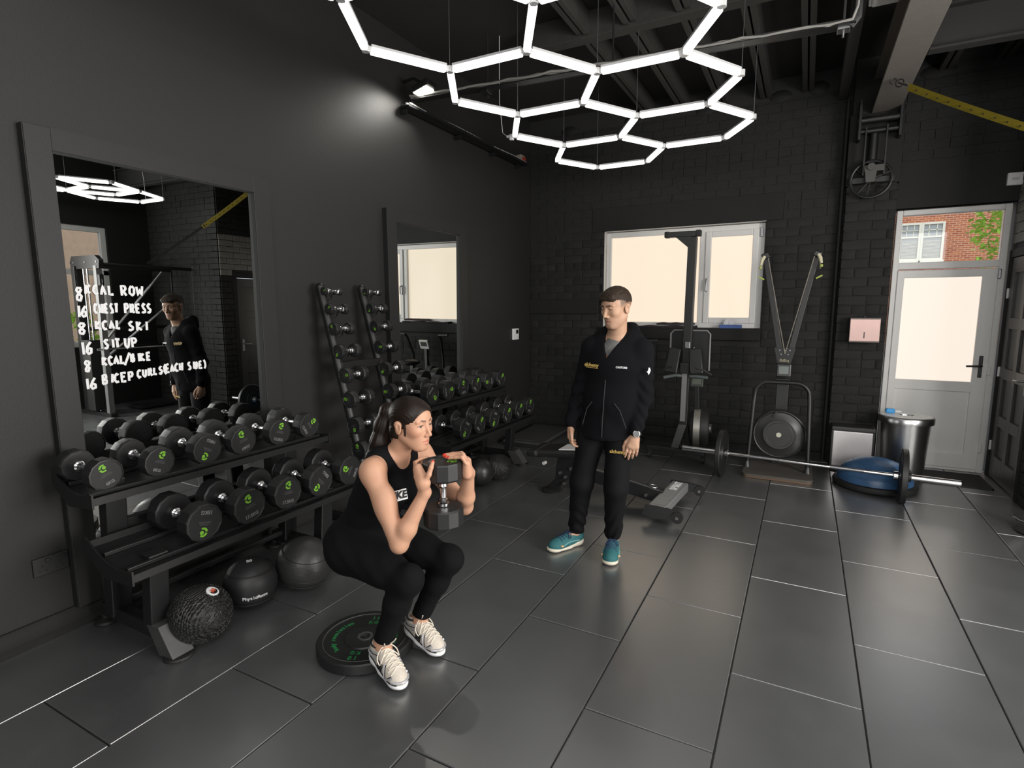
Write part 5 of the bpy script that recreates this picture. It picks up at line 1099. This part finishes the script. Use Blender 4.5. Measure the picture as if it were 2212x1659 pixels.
def shoe(t, heel, toe, tilt_z, up_m, sole_m, L, w, name, style):
    """heel, toe: ground-side points of the sole ends"""
    h, e = Vector(heel), Vector(toe); F = Frame(h, e-h); p = F.p
    up = [cap(p(.045, 0, .062), p(.05, 0, .095), .037, .036, .02, flat=(F.l, 1.05)), ell(p(.07, 0, .055), (.075, .037, .045), F.M, .02), ell(p(L*.62, 0, .045), (L*.34, w*.48, .042), F.M, .03), cap(p(.10, 0, .075), p(L*.70, 0, .055), .030, .026, .02), ell(p(L-.055, 0, .035), (.052, w*.46, .030), F.M, .02),
          cap(p(.045, 0, .10), p(.05, 0, .15), .026, .030, .006, 's'), (lambda P, n=A3(F.u), o=A3(p(0, 0, .018)): ((P-o)@n), 's', .004)]
    u = sdf_obj(name, up, np.array(h)-.34, np.array(h)+.36, .0035, up_m, t)
    so = [cap(p(.05, 0, .018), p(L*.5, 0, .014), .040, .036, .02, flat=(F.u, 1.7)), cap(p(L*.5, 0, .014), p(L-.05, 0, .016), w*.46, w*.47, .02, flat=(F.u, 2.5)), cap(p(.035, 0, .03), p(.06, 0, .022), .036, .036, .015, flat=(F.u, 1.3)), ell(p(L-.045, 0, .021), (.052, w*.47, .019), F.M, .01)]
    so.append((lambda P, n=A3(F.u), o=A3(p(0, 0, 0)): ((P-o)@n), 's', .003))
    s = sdf_obj('sole', so, np.array(h)-.34, np.array(h)+.36, .0035, sole_m, u)
    return F, u
from mathutils.bvhtree import BVHTree
class Snap:
    def __init__(s, u, t):
        s.off = Vector(parent_world(u.parent)); me = u.data
        s.t = BVHTree.FromPolygons([v.co for v in me.vertices], [list(p.vertices) for p in me.polygons])
    def __call__(s, p, k=0.): r = s.t.find_nearest(Vector(p)-s.off); return r[0]+s.off+r[1]*k if r[0] is not None else Vector(p)
    def line(s, P, k=.001, n=4): return [s(q, k) for q in smooth_pts(P, n)]
def on(u, b, name, m, t):   # child of a mesh part that itself has zero offset
    return pt(t, name, b, m, u)

# ----------------------------------------------------------------- the trainer, standing
def man():
    t = thing('person', 'man in black hooded tracksuit and teal running shoes standing, looking down', 'person', (-1.12, 3.33, 0))
    lo, hi = (-1.48, 2.98, -.02), (-.60, 3.65, 1.80)
    HF = Frame((-1.005, 3.245, 1.605), (-.43, -.86, -.18)); s = 1.0
    skin = (.50, .30, .20)
    neck = [cap((-1.015, 3.305, 1.38), (-1.000, 3.262, 1.54), .060, .056, .03), cap((-1.09, 3.315, 1.385), (-.93, 3.315, 1.38), .045, .045, .05)]
    tor = [ell((-1.02, 3.32, 1.22), (.16, .105, .22), None, .05), ell((-1.06, 3.345, .96), (.15, .105, .16), None, .05), cap((-1.15, 3.305, 1.35), (-.87, 3.305, 1.345), .045, None, .04)]
    shR, elR, wrR = (-1.178, 3.305, 1.355), (-1.258, 3.335, 1.075), (-1.300, 3.285, .855)
    shL, elL, wrL = (-.850, 3.305, 1.350), (-.850, 3.34, 1.08), (-.880, 3.285, .835)
    arms = [cap(shR, elR, .045, .036, .03), cap(elR, wrR, .036, .026, .02), cap(shL, elL, .045, .036, .03), cap(elL, wrL, .036, .026, .02)]
    hipR, knR, anR = (-1.17, 3.355, .87), (-1.228, 3.315, .46), (-1.300, 3.385, .09)
    hipL, knL, anL = (-.995, 3.355, .87), (-1.005, 3.305, .46), (-1.043, 3.415, .09)
    legs = [cap(hipR, knR, .075, .05, .03), cap(knR, anR, .05, .035, .02), cap(hipL, knL, .075, .05, .03), cap(knL, anL, .05, .035, .02)]
    feet = [cap(anR, (-1.36, 3.26, .045), .033, .028, .02), cap(anL, (-1.01, 3.24, .045), .033, .028, .02)]
    # hands : right hand hangs edge-on, left hand shows its back
    hR = []; w = Vector(wrR); f, n, a = V(-.05, -.14, -1).normalized(), V(-.92, -.35, .05).normalized(), V(.30, -.90, .12).normalized()   # fingers, back-of-hand normal, thumb side
    hand_sets = []
    for w, f, n, a, curl in ((Vector(wrR), f, n, a, .55), (Vector(wrL), V(-.10, -.30, -1).normalized(), V(.30, -.95, .25).normalized(), V(-.90, -.25, .12).normalized(), .25)):
        a = (a-f*a.dot(f)).normalized(); n = a.cross(f); n = n if n.dot(V(0, -1, 0))+n.dot(V(-.5, 0, 0)) > 0 else -n
        q = [cap(w-f*.01, w+f*.03, .026, .026, .02, flat=(tuple(n), 1.25))]
        q.append(cap(w+f*.035+a*.012, w+f*.075+a*.022, .021, .018, .015, flat=(tuple(n), 1.1))); q.append(cap(w+f*.035-a*.012, w+f*.072-a*.022, .021, .017, .015, flat=(tuple(n), 1.1))); q.append(cap(w+f*.05, w+f*.080, .022, .018, .015, flat=(tuple(n), 1.15)))
        for i, (off, L) in enumerate(((.030, .072), (.0105, .080), (-.0095, .074), (-.029, .058))):
            p0 = w+f*(.084-.004*abs(i-1))+a*off; d = (f+a*off*1.6).normalized(); k = curl*(1+.18*i); pts = [p0]; ang = .1
            for L_, da in ((.42, .5), (.32, .9), (.26, .6)):
                ang += k*da; pts.append(pts[-1]+(d*math.cos(ang)-n*math.sin(ang))*L*L_)
            q += finger([tuple(x) for x in pts], .0095 if i < 3 else .0085, .0070)
        p0 = w+f*.028+a*.026-n*.004; q += finger([tuple(p0), tuple(p0+f*.030+a*.020-n*.006), tuple(p0+f*.060+a*.026-n*.012), tuple(p0+f*.084+a*.022-n*.016)], .0140, .0085)
        hand_sets += q
    body = neck+tor+arms+legs+feet+head_prims(HF, s, True, .004)+hand_sets
    def col(v):
        c = face_cols(HF, s, v, skin, (.42, .19, .15), (.06, .035, .022), .0052, True)
        z = (v-np.array(HF.o))@np.array(HF.u); x = (v-np.array(HF.o))@np.array(HF.f)
        # cropped hair at the sides fades into skin
        w = np.clip((z-.000)/.03, 0, 1)*np.clip((.038-x)/.012, 0, 1)*(v[:, 2] > 1.45)*(np.abs((v-np.array(HF.o))@np.array(HF.l)) < .082); ear = np.abs((v-np.array(HF.o))@np.array(HF.l)) > .0735
        w = np.where(ear, 0, w)*.75; c = c*(1-w[:, None])+np.array((.075, .052, .038))*w[:, None]
        w = np.clip((-.045-z)/.02, 0, 1)*np.clip((x-.0)/.05, 0, 1)*(v[:, 2] > 1.44)*.18; return c*(1-w[:, None])+np.array((.2, .14, .10))*w[:, None]
    bd_ = sdf_obj('body', body, lo, hi, .0031, skin_mat, t, col, smooth=1)
    eyes(HF, s, t, (1, .05, -.35), iris_b)
    # hair : heavy textured top with short fringe
    p = HF.p
    hair = [ell(p(-.018, 0, .040), (.0945, .0742, .0870), HF.M, .02), ell(p(.020, 0, .070), (.072, .058, .052), HF.M, .03), cap(p(.066, -.040, .074), p(.066, .040, .076), .020, .020, .02), cap(p(.078, .030, .068), p(.082, -.012, .066), .010, .012, .012),
            (lambda P, n=A3(HF.u)*.94+A3(HF.f)*-.10, o=A3(p(0, 0, .030)): ((P-o)@n), 's', .004), ell(p(.096, .0, .012), (.052, .070, .046), HF.M, .006, 's')]
    sdf_obj('hair', hair, np.array(HF.o)-.16, np.array(HF.o)+.18, .003, hair_m, t, disp=lambda P: .0016*np.sin(P@A3((300, 90, 60)))*np.sin(P@A3((-60, 260, 110)))+.0008*np.sin(P@A3((160, -210, 380))))
    # hooded jacket
    L = A3((0, 1, 0))
    jk = [cap((-1.072, 3.345, .84), (-1.045, 3.335, 1.05), .185, .178, .05, flat=((0, 1, 0), 1.38)), cap((-1.045, 3.335, 1.05), (-1.02, 3.32, 1.27), .178, .180, .05, flat=((0, 1, 0), 1.38)), ell((-1.02, 3.315, 1.27), (.195, .135, .13), None, .05),
          cap((-1.160, 3.31, 1.370), (-.868, 3.31, 1.362), .064, .064, .05), cap((-1.09, 3.325, 1.425), (-.94, 3.325, 1.42), .062, .062, .04)]
    R_ = [cap(shR, elR, .064, .054, .03), cap(elR, (-1.297, 3.292, .895), .054, .045, .03), cap((-1.297, 3.292, .915), (-1.3005, 3.285, .868), .043, .041, .006)]
    L_ = [cap(shL, elL, .064, .054, .03), cap(elL, (-.876, 3.292, .885), .054, .046, .03), cap((-.876, 3.292, .90), (-.880, 3.285, .856), .044, .042, .006)]
    hood = [cap((-1.115, 3.33, 1.435), (-1.07, 3.395, 1.475), .040, .040, .03), cap((-1.07, 3.395, 1.475), (-.95, 3.395, 1.47), .042, .042, .03), cap((-.95, 3.395, 1.47), (-.905, 3.33, 1.425), .040, .040, .03), cap((-1.115, 3.33, 1.435), (-1.045, 3.225, 1.345), .034, .022, .02), cap((-.905, 3.33, 1.425), (-1.025, 3.22, 1.340), .036, .022, .02), ell((-1.005, 3.41, 1.42), (.105, .06, .07), None, .03)]
    open_ = [cap((-1.015, 3.31, 1.36), (-1.000, 3.262, 1.60), .0595, .062, .012, 's'), cap((-1.038, 3.195, 1.315), (-1.020, 3.245, 1.44), .010, .056, .012, 's')]
    hem = [half((.05, 0, -1), (-1.07, 3.3, .792), .008), ]
    def wr_(P):
        x, y, z = P[:, 0], P[:, 1], P[:, 2]; side = np.clip((np.abs(x+1.03)-.155)/.03, 0, 1)
        d = .0040*np.sin(z*75+5*np.sin(x*9+y*14)+x*26)*side*np.clip((1.30-z)/.2, 0, 1)
        d += .0042*np.sin(z*26+x*30*np.sign(x+1.04)+2.2*np.sin(x*11))*np.clip((1.2-z)/.25, 0, 1)*(1-side)
        d += .0035*np.exp(-((z-.805)/.02)**2)*(1-side)*-1
        return d
    allj = jk+hem+R_+L_+hood+open_
    j = sdf_obj('jacket', allj, lo, hi, .0042, fleece_mat, t, disp=wr_, smooth=1)
    sh = [cap((-1.015, 3.305, 1.30), (-1.010, 3.285, 1.40), .072, .064, .02), ell((-1.03, 3.235, 1.32), (.07, .03, .09), None, .02), cap((-1.005, 3.285, 1.415), (-1.000, 3.262, 1.60), .058, .06, .006, 's')]
    sdf_obj('undershirt', sh, (-1.2, 3.1, 1.15), (-.8, 3.5, 1.6), .004, mat('grey_stripe_shirt', (.12, .12, .115), .9, noise=.5, nscale=60), t)
    b = MB(); b.tube([(-1.040, 3.204, 1.325), (-1.046, 3.196, 1.20), (-1.055, 3.196, 1.05), (-1.065, 3.202, .90), (-1.069, 3.208, .81)], .0035, 6); pt(t, 'zip', b, mat('dark_zip', (.035, .035, .036), .4, .3), j)
    b = MB(); b.box((-1.040, 3.192, 1.315), (.007, .004, .022), None, .001); b.torus((-1.040, 3.191, 1.298), (0, 1, 0), .006, .0016, 14, 6); pt(t, 'zip_pull', b, mat('copper', (.45, .18, .1), .35, .8), j)
    for s_, x0 in ((-1, -1.10), (1, -1.02)):
        b = MB(); b.tube([(x0+s_*.03, 3.196, 1.045-.01), (x0+s_*.065, 3.203, .99), (x0+s_*.10, 3.222, .88)], .0025, 6); pt(t, 'pocket_seam', b, mat('dark_seam', (.028, .028, .03), .8), j)
    def surf_text(name, body, size, x, z, y, ux, m, bold=.0008, sh_=0.): return text(name, body, size, V(x, y, z)-t.location, ux, (0, .12, 1), m, j, .0008, bold, sh_)
    surf_text('logo_lettering', 'alchemy', .030, -1.135, 1.262, 3.189, (1, -.25, -.04), gold_print, .0012)
    b = MB(); b.box((-1.132, 3.188, 1.246), (.085, .002, .0035), Matrix.Rotation(-.24, 3, 'Z') @ Matrix.Rotation(.05, 3, 'Y')); pt(t, 'logo_line', b, gold_print, j)
    surf_text('chest_lettering', 'CASTORE', .0155, -.945, 1.255, 3.180, (1, .12, -.03), white_print, .0006)
    b = MB(); P = [(.0, .022), (.008, .018), (.012, .004), (.006, -.014), (0, -.022), (-.004, -.010), (-.012, -.002), (-.004, .0)]
    b.prism(P, (-.800, 3.243, 1.235), (.80, .55, 0), (0, .05, 1), .003); pt(t, 'sleeve_emblem', b, white_print, j)
    # trousers
    tr = [cap((-1.13, 3.355, .90), (-1.03, 3.355, .90), .125, None, .05, flat=((0, 1, 0), 1.15)), cap(hipR, (-1.235, 3.315, .47), .096, .074, .04), cap((-1.235, 3.315, .47), (-1.29, 3.375, .13), .074, .053, .03), cap(hipL, (-1.000, 3.305, .47), .096, .074, .04), cap((-1.000, 3.305, .47), (-1.042, 3.40, .12), .074, .054, .03), half((0, 0, -1), (0, 0, .082), .01), half((0, 0, 1), (0, 0, 1.0), .01)]
    def wt(P):
        x, y, z = P[:, 0], P[:, 1], P[:, 2]
        return .0055*np.sin(z*70+9*np.sin(x*16)+y*22)*np.clip((.36-z)/.2, 0, 1)+.003*np.sin(z*30-x*34+y*10)*np.clip((z-.35)/.2, 0, 1)
    tj = sdf_obj('trousers', tr, lo, hi, .0042, track_mat, t, disp=wt, smooth=1)
    text('logo_lettering', 'alchemy', .030, V(-.975, 3.238, .725)-t.location, (1, .05, .02), (0, -.05, 1), gold_print, tj, .0008, .001)
    # watch
    c = Vector(wrL)+V(.004, -.004, .008); ax_ = (Vector(wrL)-Vector(elL)).normalized(); b = MB(); b.torus(c, ax_, .030, .007, 28, 8); wt_ = pt(t, 'watch', b, matt_black)
    nn = V(.35, -.92, .12); nn = (nn-ax_*nn.dot(ax_)).normalized(); b = MB(); b.lathe([(.021, 0), (.022, .004), (.022, .010), (.018, .012)], c+nn*.028, nn, 26); pt(t, 'watch_case', b, steel, wt_); b = MB(); b.cyl(c+nn*.0395, c+nn*.041, .0185, n=26); pt(t, 'watch_face', b, pupil_m, wt_)
    # shoes
    teal = mat('teal_knit', (.022, .125, .135), .75, noise=.35, nscale=120, bump=.2, bscale=300); cream = mat('cream_foam', (.68, .63, .52), .6, noise=.05); navy = mat('navy_knit', (.02, .04, .10), .8, noise=.2, nscale=100); orange = mat('orange_foam', (.75, .33, .06), .6)
    for heel, toe in (((-1.268, 3.437, 0), (-1.41, 3.19, 0)), ((-1.052, 3.455, 0), (-.992, 3.175, 0))):
        F, u = shoe(t, heel, toe, 0, teal, cream, .288, .105, 'shoe', 0); p = F.p; sn = Snap(u, t)
        b = MB()
        for i in range(5):
            x = .118+.021*i; z = .12-.010*i; b.tube(sn.line([p(x, .026, z-.02), p(x+.003, .012, z), p(x+.006, 0, z), p(x+.008, -.012, z), p(x+.010, -.026, z-.02)], .001), .0032, 6)
        for s_ in (-1, 1): b.tube(smooth_pts([sn(p(.120, 0, .12), .003), sn(p(.122, s_*.02, .11), .012), sn(p(.135, s_*.045, .085), .008), sn(p(.150, s_*.038, .085), .006), sn(p(.126, s_*.006, .11), .004)], 4), .0028, 6)
        on(u, b, 'laces', navy, t)
        b = MB(); b.tube([sn(p(.050+.043*math.cos(a*PI/9), .036*math.sin(a*PI/9), .098+.010*math.cos(a*PI/9))) for a in range(18)], .0055, 8, True); on(u, b, 'collar', navy, t)
        b = MB(); b.sphere(p(.272, 0, .022), .018, 14, 8, (.9, 1.2, .7)); on(u, b, 'toe_bumper', orange, t)
        for s_ in (-1, 1):
            b = MB(); b.tube(sn.line([p(.06, s_*.05, .045), p(.11, s_*.06, .055), p(.16, s_*.06, .060), p(.20, s_*.06, .042)]), .005, 6); on(u, b, 'side_overlay', mat('pale_teal', (.12, .30, .30), .6), t)
            b = MB(); q = sn(p(.215, s_*.06, .045)); b.sphere(q, .012, 10, 6, (1, 1, .6)); on(u, b, 'forefoot_patch', mat('peach_patch', (.65, .42, .22), .6), t)
man()

# ----------------------------------------------------------------- the woman, squatting with the dumbbell
DC = V(-1.306, 1.84, .950)      # centre of the upper dumbbell head
def woman():
    t = thing('person', 'woman in black vest and leggings squatting on her toes, holding a dumbbell upright', 'person', (-1.62, 1.86, 0))
    lo, hi = (-2.10, 1.50, -.02), (-1.05, 2.20, 1.32); s = .955
    HF = Frame((-1.464, 1.852, 1.118), (1, -.05, -.05)); skin = (.57, .315, .205)
    tor = [ell((-1.770, 1.885, .545), (.145, .172, .138), None, .05), ell((-1.805, 1.80, .510), (.115, .100, .122), None, .05), ell((-1.805, 1.97, .510), (.115, .100, .122), None, .05)]
    up = V(.42, 0, .9).normalized(); fw = V(.9, 0, -.42).normalized(); TM = [list(fw), [0, 1, 0], list(up)]
    tor2 = [ell((-1.715, 1.88, .700), (.105, .128, .16), TM, .05), ell((-1.640, 1.872, .835), (.108, .138, .165), TM, .05), ell((-1.555, 1.812, .805), (.060, .062, .066), None, .035), ell((-1.555, 1.925, .805), (.060, .062, .066), None, .035),
            cap((-1.580, 1.735, .938), (-1.580, 2.00, .945), .048, .048, .04), cap((-1.60, 1.80, .96), (-1.60, 1.93, .965), .045, .045, .04)]
    neck = [cap((-1.570, 1.868, .945), (-1.500, 1.855, 1.065), .050, .047, .025)]
    shR, elR, wrR = V(-1.560, 1.705, .930), V(-1.418, 1.690, .650), V(-1.325, 1.748, .868)
    shL, elL, wrL = V(-1.555, 2.03, .935), V(-1.300, 2.005, .728), V(-1.225, 1.925, .915)
    arms = [ell(shR, (.052, .048, .058), None, .03), cap(shR, elR, .047, .037, .03), ell(shR.lerp(elR, .42)+V(.012, 0, 0), (.045, .040, .075), None, .03), cap(elR, elR.lerp(wrR, .3), .036, .038, .015), cap(elR.lerp(wrR, .3), wrR, .038, .0235, .02),
            ell(shL, (.052, .048, .058), None, .03), cap(shL, elL, .047, .036, .03), cap(elL, elL.lerp(wrL, .3), .036, .037, .015), cap(elL.lerp(wrL, .3), wrL, .037, .0235, .02)]
    hipR, knR, anR = V(-1.775, 1.785, .520), V(-1.420, 1.745, .468), V(-1.568, 1.733, .145)
    hipL, knL, anL = V(-1.775, 1.985, .520), V(-1.382, 1.995, .463), V(-1.553, 1.977, .135)
    legs = []
    for h_, k_, a_ in ((hipR, knR, anR), (hipL, knL, anL)):
        legs += [cap(h_, k_, .100, .053, .04), cap(h_+V(0, 0, .0), h_.lerp(k_, .6)+V(0, 0, -.012), .095, .074, .04), ell(k_+V(.004, 0, .004), (.053, .050, .056), None, .03), cap(k_, k_.lerp(a_, .35)+V(-.012, 0, -.006), .048, .051, .03), cap(k_.lerp(a_, .35)+V(-.012, 0, -.006), a_, .051, .033, .03)]
    sk = [cap(anR, anR+V(-.005, .0, -.07), .033, .031, .02), cap(anR, (-1.50, 1.71, .05), .033, .028, .02), cap(anL, anL+V(-.005, 0, -.06), .033, .031, .02), cap(anL, (-1.48, 1.955, .05), .033, .028, .02)]
    # hands around the upper head (radius .085, half thickness .033)
    c0 = DC
    def D(th, r, z): a = math.radians(th); return (c0.x+r*math.cos(a), c0.y+r*math.sin(a), c0.z+z)
    hd = [cap(tuple(wrR), D(262, .112, -.035), .0245, .0235, .015), cap(D(262, .110, -.045), D(240, .106, .006), .0210, .0185, .014), cap(D(262, .108, -.040), D(246, .108, -.022), .020, .0165, .014), cap(D(268, .105, -.035), D(244, .106, .020), .018, .0155, .014)]
    for i, (z, L0, a0, dz) in enumerate(((.022, 72, 236, .004), (.004, 74, 235, .002), (-.013, 68, 236, -.002), (-.029, 56, 240, -.004))):
        hd += finger([D(a0, .112, z*.85), D(a0-L0*.32, .1075, z+dz*.5), D(a0-L0*.66, .0985, z+dz), D(a0-L0, .0955, z+dz)], .0092 if i < 3 else .0082, .0072)
    hd += finger([D(268, .112, -.030), D(277, .1055, .0), D(281, .0985, .028), D(284, .0925, .050)], .0125, .0078)
    thumbR = D(284, .0905, .055)
    hd += [cap(tuple(wrL), D(32, .108, -.018), .0245, .0225, .015), cap(D(40, .108, -.030), D(46, .108, .022), .0205, .017, .014), cap(D(25, .108, -.030), D(20, .108, .020), .0195, .0165, .014), cap(D(33, .108, -.02), D(33, .109, .026), .019, .016, .014)]
    nails = [thumbR]
    for i, (a0, r1, a1) in enumerate(((50, .040, 108), (38, .026, 92), (25, .022, 55), (13, .032, 20))):
        pts = [D(a0, .108, .026), D(a0+.3*(a1-a0)*.3, .092, .050), D(a0+(a1-a0)*.45, .064, .0465), D(a1, r1, .0425)]
        hd += finger(pts, .0092 if i < 3 else .0082, .0070); nails.append(D(a1, r1-.004, .0470))
    hd += finger([D(45, .110, -.028), D(62, .104, -.022), D(76, .099, -.016), D(88, .096, -.010)], .0125, .0080)
    body = tor+tor2+neck+arms+legs+sk+head_prims(HF, s, False, 0.)+hd
    def col(v):
        c = face_cols(HF, s, v, skin, (.50, .17, .13), (.045, .026, .018), .0034, False, (.60, .22, .14))
        d = dist_caps(v, [ell(n_, (.0095, .0095, .008)) for n_ in nails]); w = np.clip(.5-d/.002, 0, 1)[:, None]; c = c*(1-w)+np.array((.75, .06, .035))*w
        return c
    sdf_obj('body', body, lo, hi, .0029, skin_mat, t, col, smooth=1); eyes(HF, s, t, (1, -.16, -.02), iris_m)
    for n_ in (): pass
    # hair pulled back into a ponytail
    p = lambda x, y, z: HF.p(x*s, y*s, z*s)
    hair = [ell(p(-.019, 0, .038), (.099*s, .0800*s, .0865*s), HF.M, .02), ell(p(.020, 0, .050), (.073*s, .0705*s, .066*s), HF.M, .02), cap(p(-.050, .030, -.030), p(-.050, -.030, -.030), .042, None, .02),
            ell(p(.100, 0, -.020), (.078*s, .080*s, .096*s), HF.M, .004, 's'), half(-HF.u, p(0, 0, -.070), .01)]
    for y in (-1, 1): hair.append(ell(p(-.010, y*.088, -.008), (.026, .022, .036), HF.M, .006, 's'))
    hair += [cap(p(.018, -.066, -.002), p(.016, -.062, -.040), .007, .004, .006), cap(p(.018, .066, -.002), p(.016, .062, -.040), .007, .004, .006)]
    hs = sdf_obj('hair', hair, np.array(HF.o)-.19, np.array(HF.o)+.19, .003, hair_f, t, disp=lambda P: .0005*np.sin(P@A3((60, 620, 300))), smooth=1)
    T0 = Vector(p(-.108, .0, .055)); tail = chain([T0+V(.02, 0, -.01), T0+V(-.028, -.004, -.010), T0+V(-.050, -.012, -.075), T0+V(-.066, -.022, -.150), T0+V(-.092, -.034, -.225), T0+V(-.125, -.046, -.285)], [.020, .030, .036, .038, .032, .014], .03)
    sdf_obj('ponytail', tail, np.array(T0)-.36, np.array(T0)+.12, .003, hair_f, hs, disp=lambda P: .0010*np.sin(np.arctan2(P[:, 1]-T0.y+.02+(P[:, 2]-T0.z)*-.16, P[:, 0]-T0.x+.04-(P[:, 2]-T0.z)*.38)*17), smooth=1)
    b = MB(); b.torus(T0+V(-.006, 0, -.004), (1, 0, -.1), .022, .006, 20, 8); pt(t, 'hair_tie', b, matt_black, hs)
    # sleeveless vest
    vest = infl(tor+tor2+legs, .0075)+infl([cap((-1.575, 1.868, .94), (-1.545, 1.862, .985), .054, .054)], .004)
    cut = [cap((-1.548, 1.860, .975), (-1.40, 1.855, 1.10), .060, .075, .008, 's'), cap((-1.530, 1.860, .955), (-1.47, 1.858, .985), .045, .06, .01, 's')]
    for y, sg in ((1.705, -1), (2.03, 1)):
        cut += [ell((-1.560, y+sg*.0, .925), (.082, .055, .105), TM, .01, 's'), ell((-1.545, y-sg*.022, .935), (.075, .035, .085), TM, .01, 's')]
    vest = vest+cut+[half((.45, 0, -1), (-1.80, 1.88, .545), .004), half((0, -1, 0), (0, 1.722, 0), .006), half((0, 1, 0), (0, 2.018, 0), .006)]
    def wv_(P): return .0025*np.sin(P[:, 2]*60+P[:, 0]*35+3*np.sin(P[:, 1]*20))*np.clip((.80-P[:, 2])/.1, 0, 1)
    vo = sdf_obj('vest', vest, lo, hi, .0036, cloth_mat, t, disp=wv_, smooth=1)
    def surf(px_dir):
        pass
    # leggings
    lg = infl(tor+tor2+legs, .0045)+[cap(anR, anR.lerp(knR, .2), .0375, .041, .02), cap(anL, anL.lerp(knL, .2), .0375, .041, .02), half(tuple(anR-knR), tuple(anR.lerp(knR, .10)), .004) if False else half((-.25, 0, -1), tuple(anR+V(0, 0, .022)), .003), half((-.3, 0, 1), (-1.80, 1.88, .66), .006), half((0, 0, 1), (0, 0, .70), .004)]
    def wl(P): return .0008*np.sin(P[:, 2]*95+P[:, 0]*70)*np.clip((.42-P[:, 2])/.2, 0, 1)+.0015*np.sin((P[:, 0]+P[:, 2])*60)*np.clip((P[:, 2]-.4)/.1, 0, 1)
    sdf_obj('leggings', lg, lo, hi, .0036, cloth_mat, t, disp=wl, smooth=1)
    # chest print
    b = MB(); pc = V(-1.487, 1.760, .822); ux = V(.60, .80, .05).normalized() if False else V(.52, .85, .04).normalized(); uy = V(-.30, .10, .95)
    uy = (uy-ux*uy.dot(ux)).normalized(); nz = ux.cross(uy); v0 = 0
    b.prism([(-.052, -.026), (.050, -.021), (.050, .024), (-.052, .019)], pc+nz*.0, ux, uy, .0012); pr_ = pt(t, 'chest_print', b, white_print, vo)
    text('print_lettering', 'NIKE', .042, pc+nz*.0018-t.location, ux, uy, matt_black, pr_, .0006, .0022, .25)
    # running shoes
    mesh_w = mat('cream_mesh', (.62, .56, .48), .7, noise=.18, nscale=140, bump=.25, bscale=350); foam = mat('white_foam', (.78, .78, .78), .55, noise=.04); sil = mat('silver_overlay', (.52, .52, .53), .35, .35); dk = mat('dark_overlay', (.02, .02, .025), .5); lac = mat('cream_lace', (.72, .66, .56), .8)
    for heel, toe in (((-1.645, 1.752, .056), (-1.412, 1.674, .004)), ((-1.640, 1.985, .056), (-1.396, 1.937, .004))):
        F, u = shoe(t, heel, toe, 0, mesh_w, foam, .252, .092, 'shoe', 1); p_ = F.p; sn = Snap(u, t)
        b = MB()
        for i in range(5):
            x = .100+.021*i; z = .12-.011*i
            for q in (1, -1): b.tube(sn.line([p_(x, q*.024, z-.02), p_(x+.005, q*.010, z), p_(x+.009, 0, z), p_(x+.013, -q*.010, z), p_(x+.018, -q*.024, z-.02)], .0012), .0028, 6)
        k = sn(p_(.100, 0, .13), .004)
        for s_ in (-1, 1):
            b.tube(smooth_pts([k, sn(p_(.098, s_*.022, .12), .014), sn(p_(.110, s_*.050, .09), .016), sn(p_(.135, s_*.055, .07), .008), sn(p_(.130, s_*.034, .09), .006), sn(p_(.108, s_*.006, .12), .003)], 5), .0026, 6)
            b.tube(smooth_pts([k, k+F.u*.014+F.f*.008+F.l*s_*.010, k+F.u*.034+F.f*.022+F.l*s_*.022, k+F.u*.052+F.f*.030+F.l*s_*.028], 4), .0028, 6)
        on(u, b, 'laces', lac, t)
        b = MB(); b.tube([sn(p_(.048+.042*math.cos(a*PI/9), .034*math.sin(a*PI/9), .098+.010*math.cos(a*PI/9))) for a in range(18)], .005, 8, True); on(u, b, 'collar', dk, t)
        for s_ in (-1, 1):
            for P, r in (([(.015, .05, .062), (.06, .06, .060), (.100, .06, .080)], .0055), ([(.150, .04, .085), (.165, .06, .055), (.172, .06, .030)], .005), ([(.215, .03, .055), (.200, .06, .042), (.180, .06, .030)], .005), ([(.02, .05, .080), (.06, .06, .085), (.09, .05, .100)], .004)):
                b = MB(); b.tube(sn.line([p_(x, s_*y, z) for x, y, z in P]), r, 6); on(u, b, 'silver_overlay', sil, t)
            for P, r in (([(-.02, .03, .040), (.05, .06, .034), (.12, .06, .030), (.20, .06, .030), (.245, .03, .032)], .0032), ([(.158, .04, .085), (.173, .06, .055), (.181, .06, .034)], .002), ([(.205, .03, .055), (.192, .06, .042)], .002), ([(.015, .05, .075), (.06, .06, .072), (.09, .06, .090)], .002)):
                b = MB(); b.tube(sn.line([p_(x, s_*y, z) for x, y, z in P]), r, 6); on(u, b, 'dark_trim', dk, t)
            q = sn(p_(.128, s_*.06, .056), .0); nn = (q-Vector(p_(.128, 0, .045))).normalized(); text('side_letter', 'N', .042, q+nn*.001-t.location, F.f*(-s_), F.u, dk, u, .003, .004)
        b = MB(); b.tube(sn.line([p_(.222, -.05, .042), p_(.248, -.022, .046), p_(.258, 0, .048), p_(.248, .022, .046), p_(.222, .05, .042)], 0), .0065, 8); on(u, b, 'toe_cap', sil, t)
woman()
d_ = dumbbell('16KG', .172, .275, 'dumbbell held upright in the squatting woman\'s hands', None, DC+V(.006, 0, -.1055), axis_frame((-.03, 0, 1), 0) if False else Matrix(((.0, 0, 0), (0, 0, 0), (0, 0, 0))) if False else (Matrix.Rotation(math.radians(-90), 3, 'Y') @ Matrix.Rotation(math.radians(200), 3, 'X')))
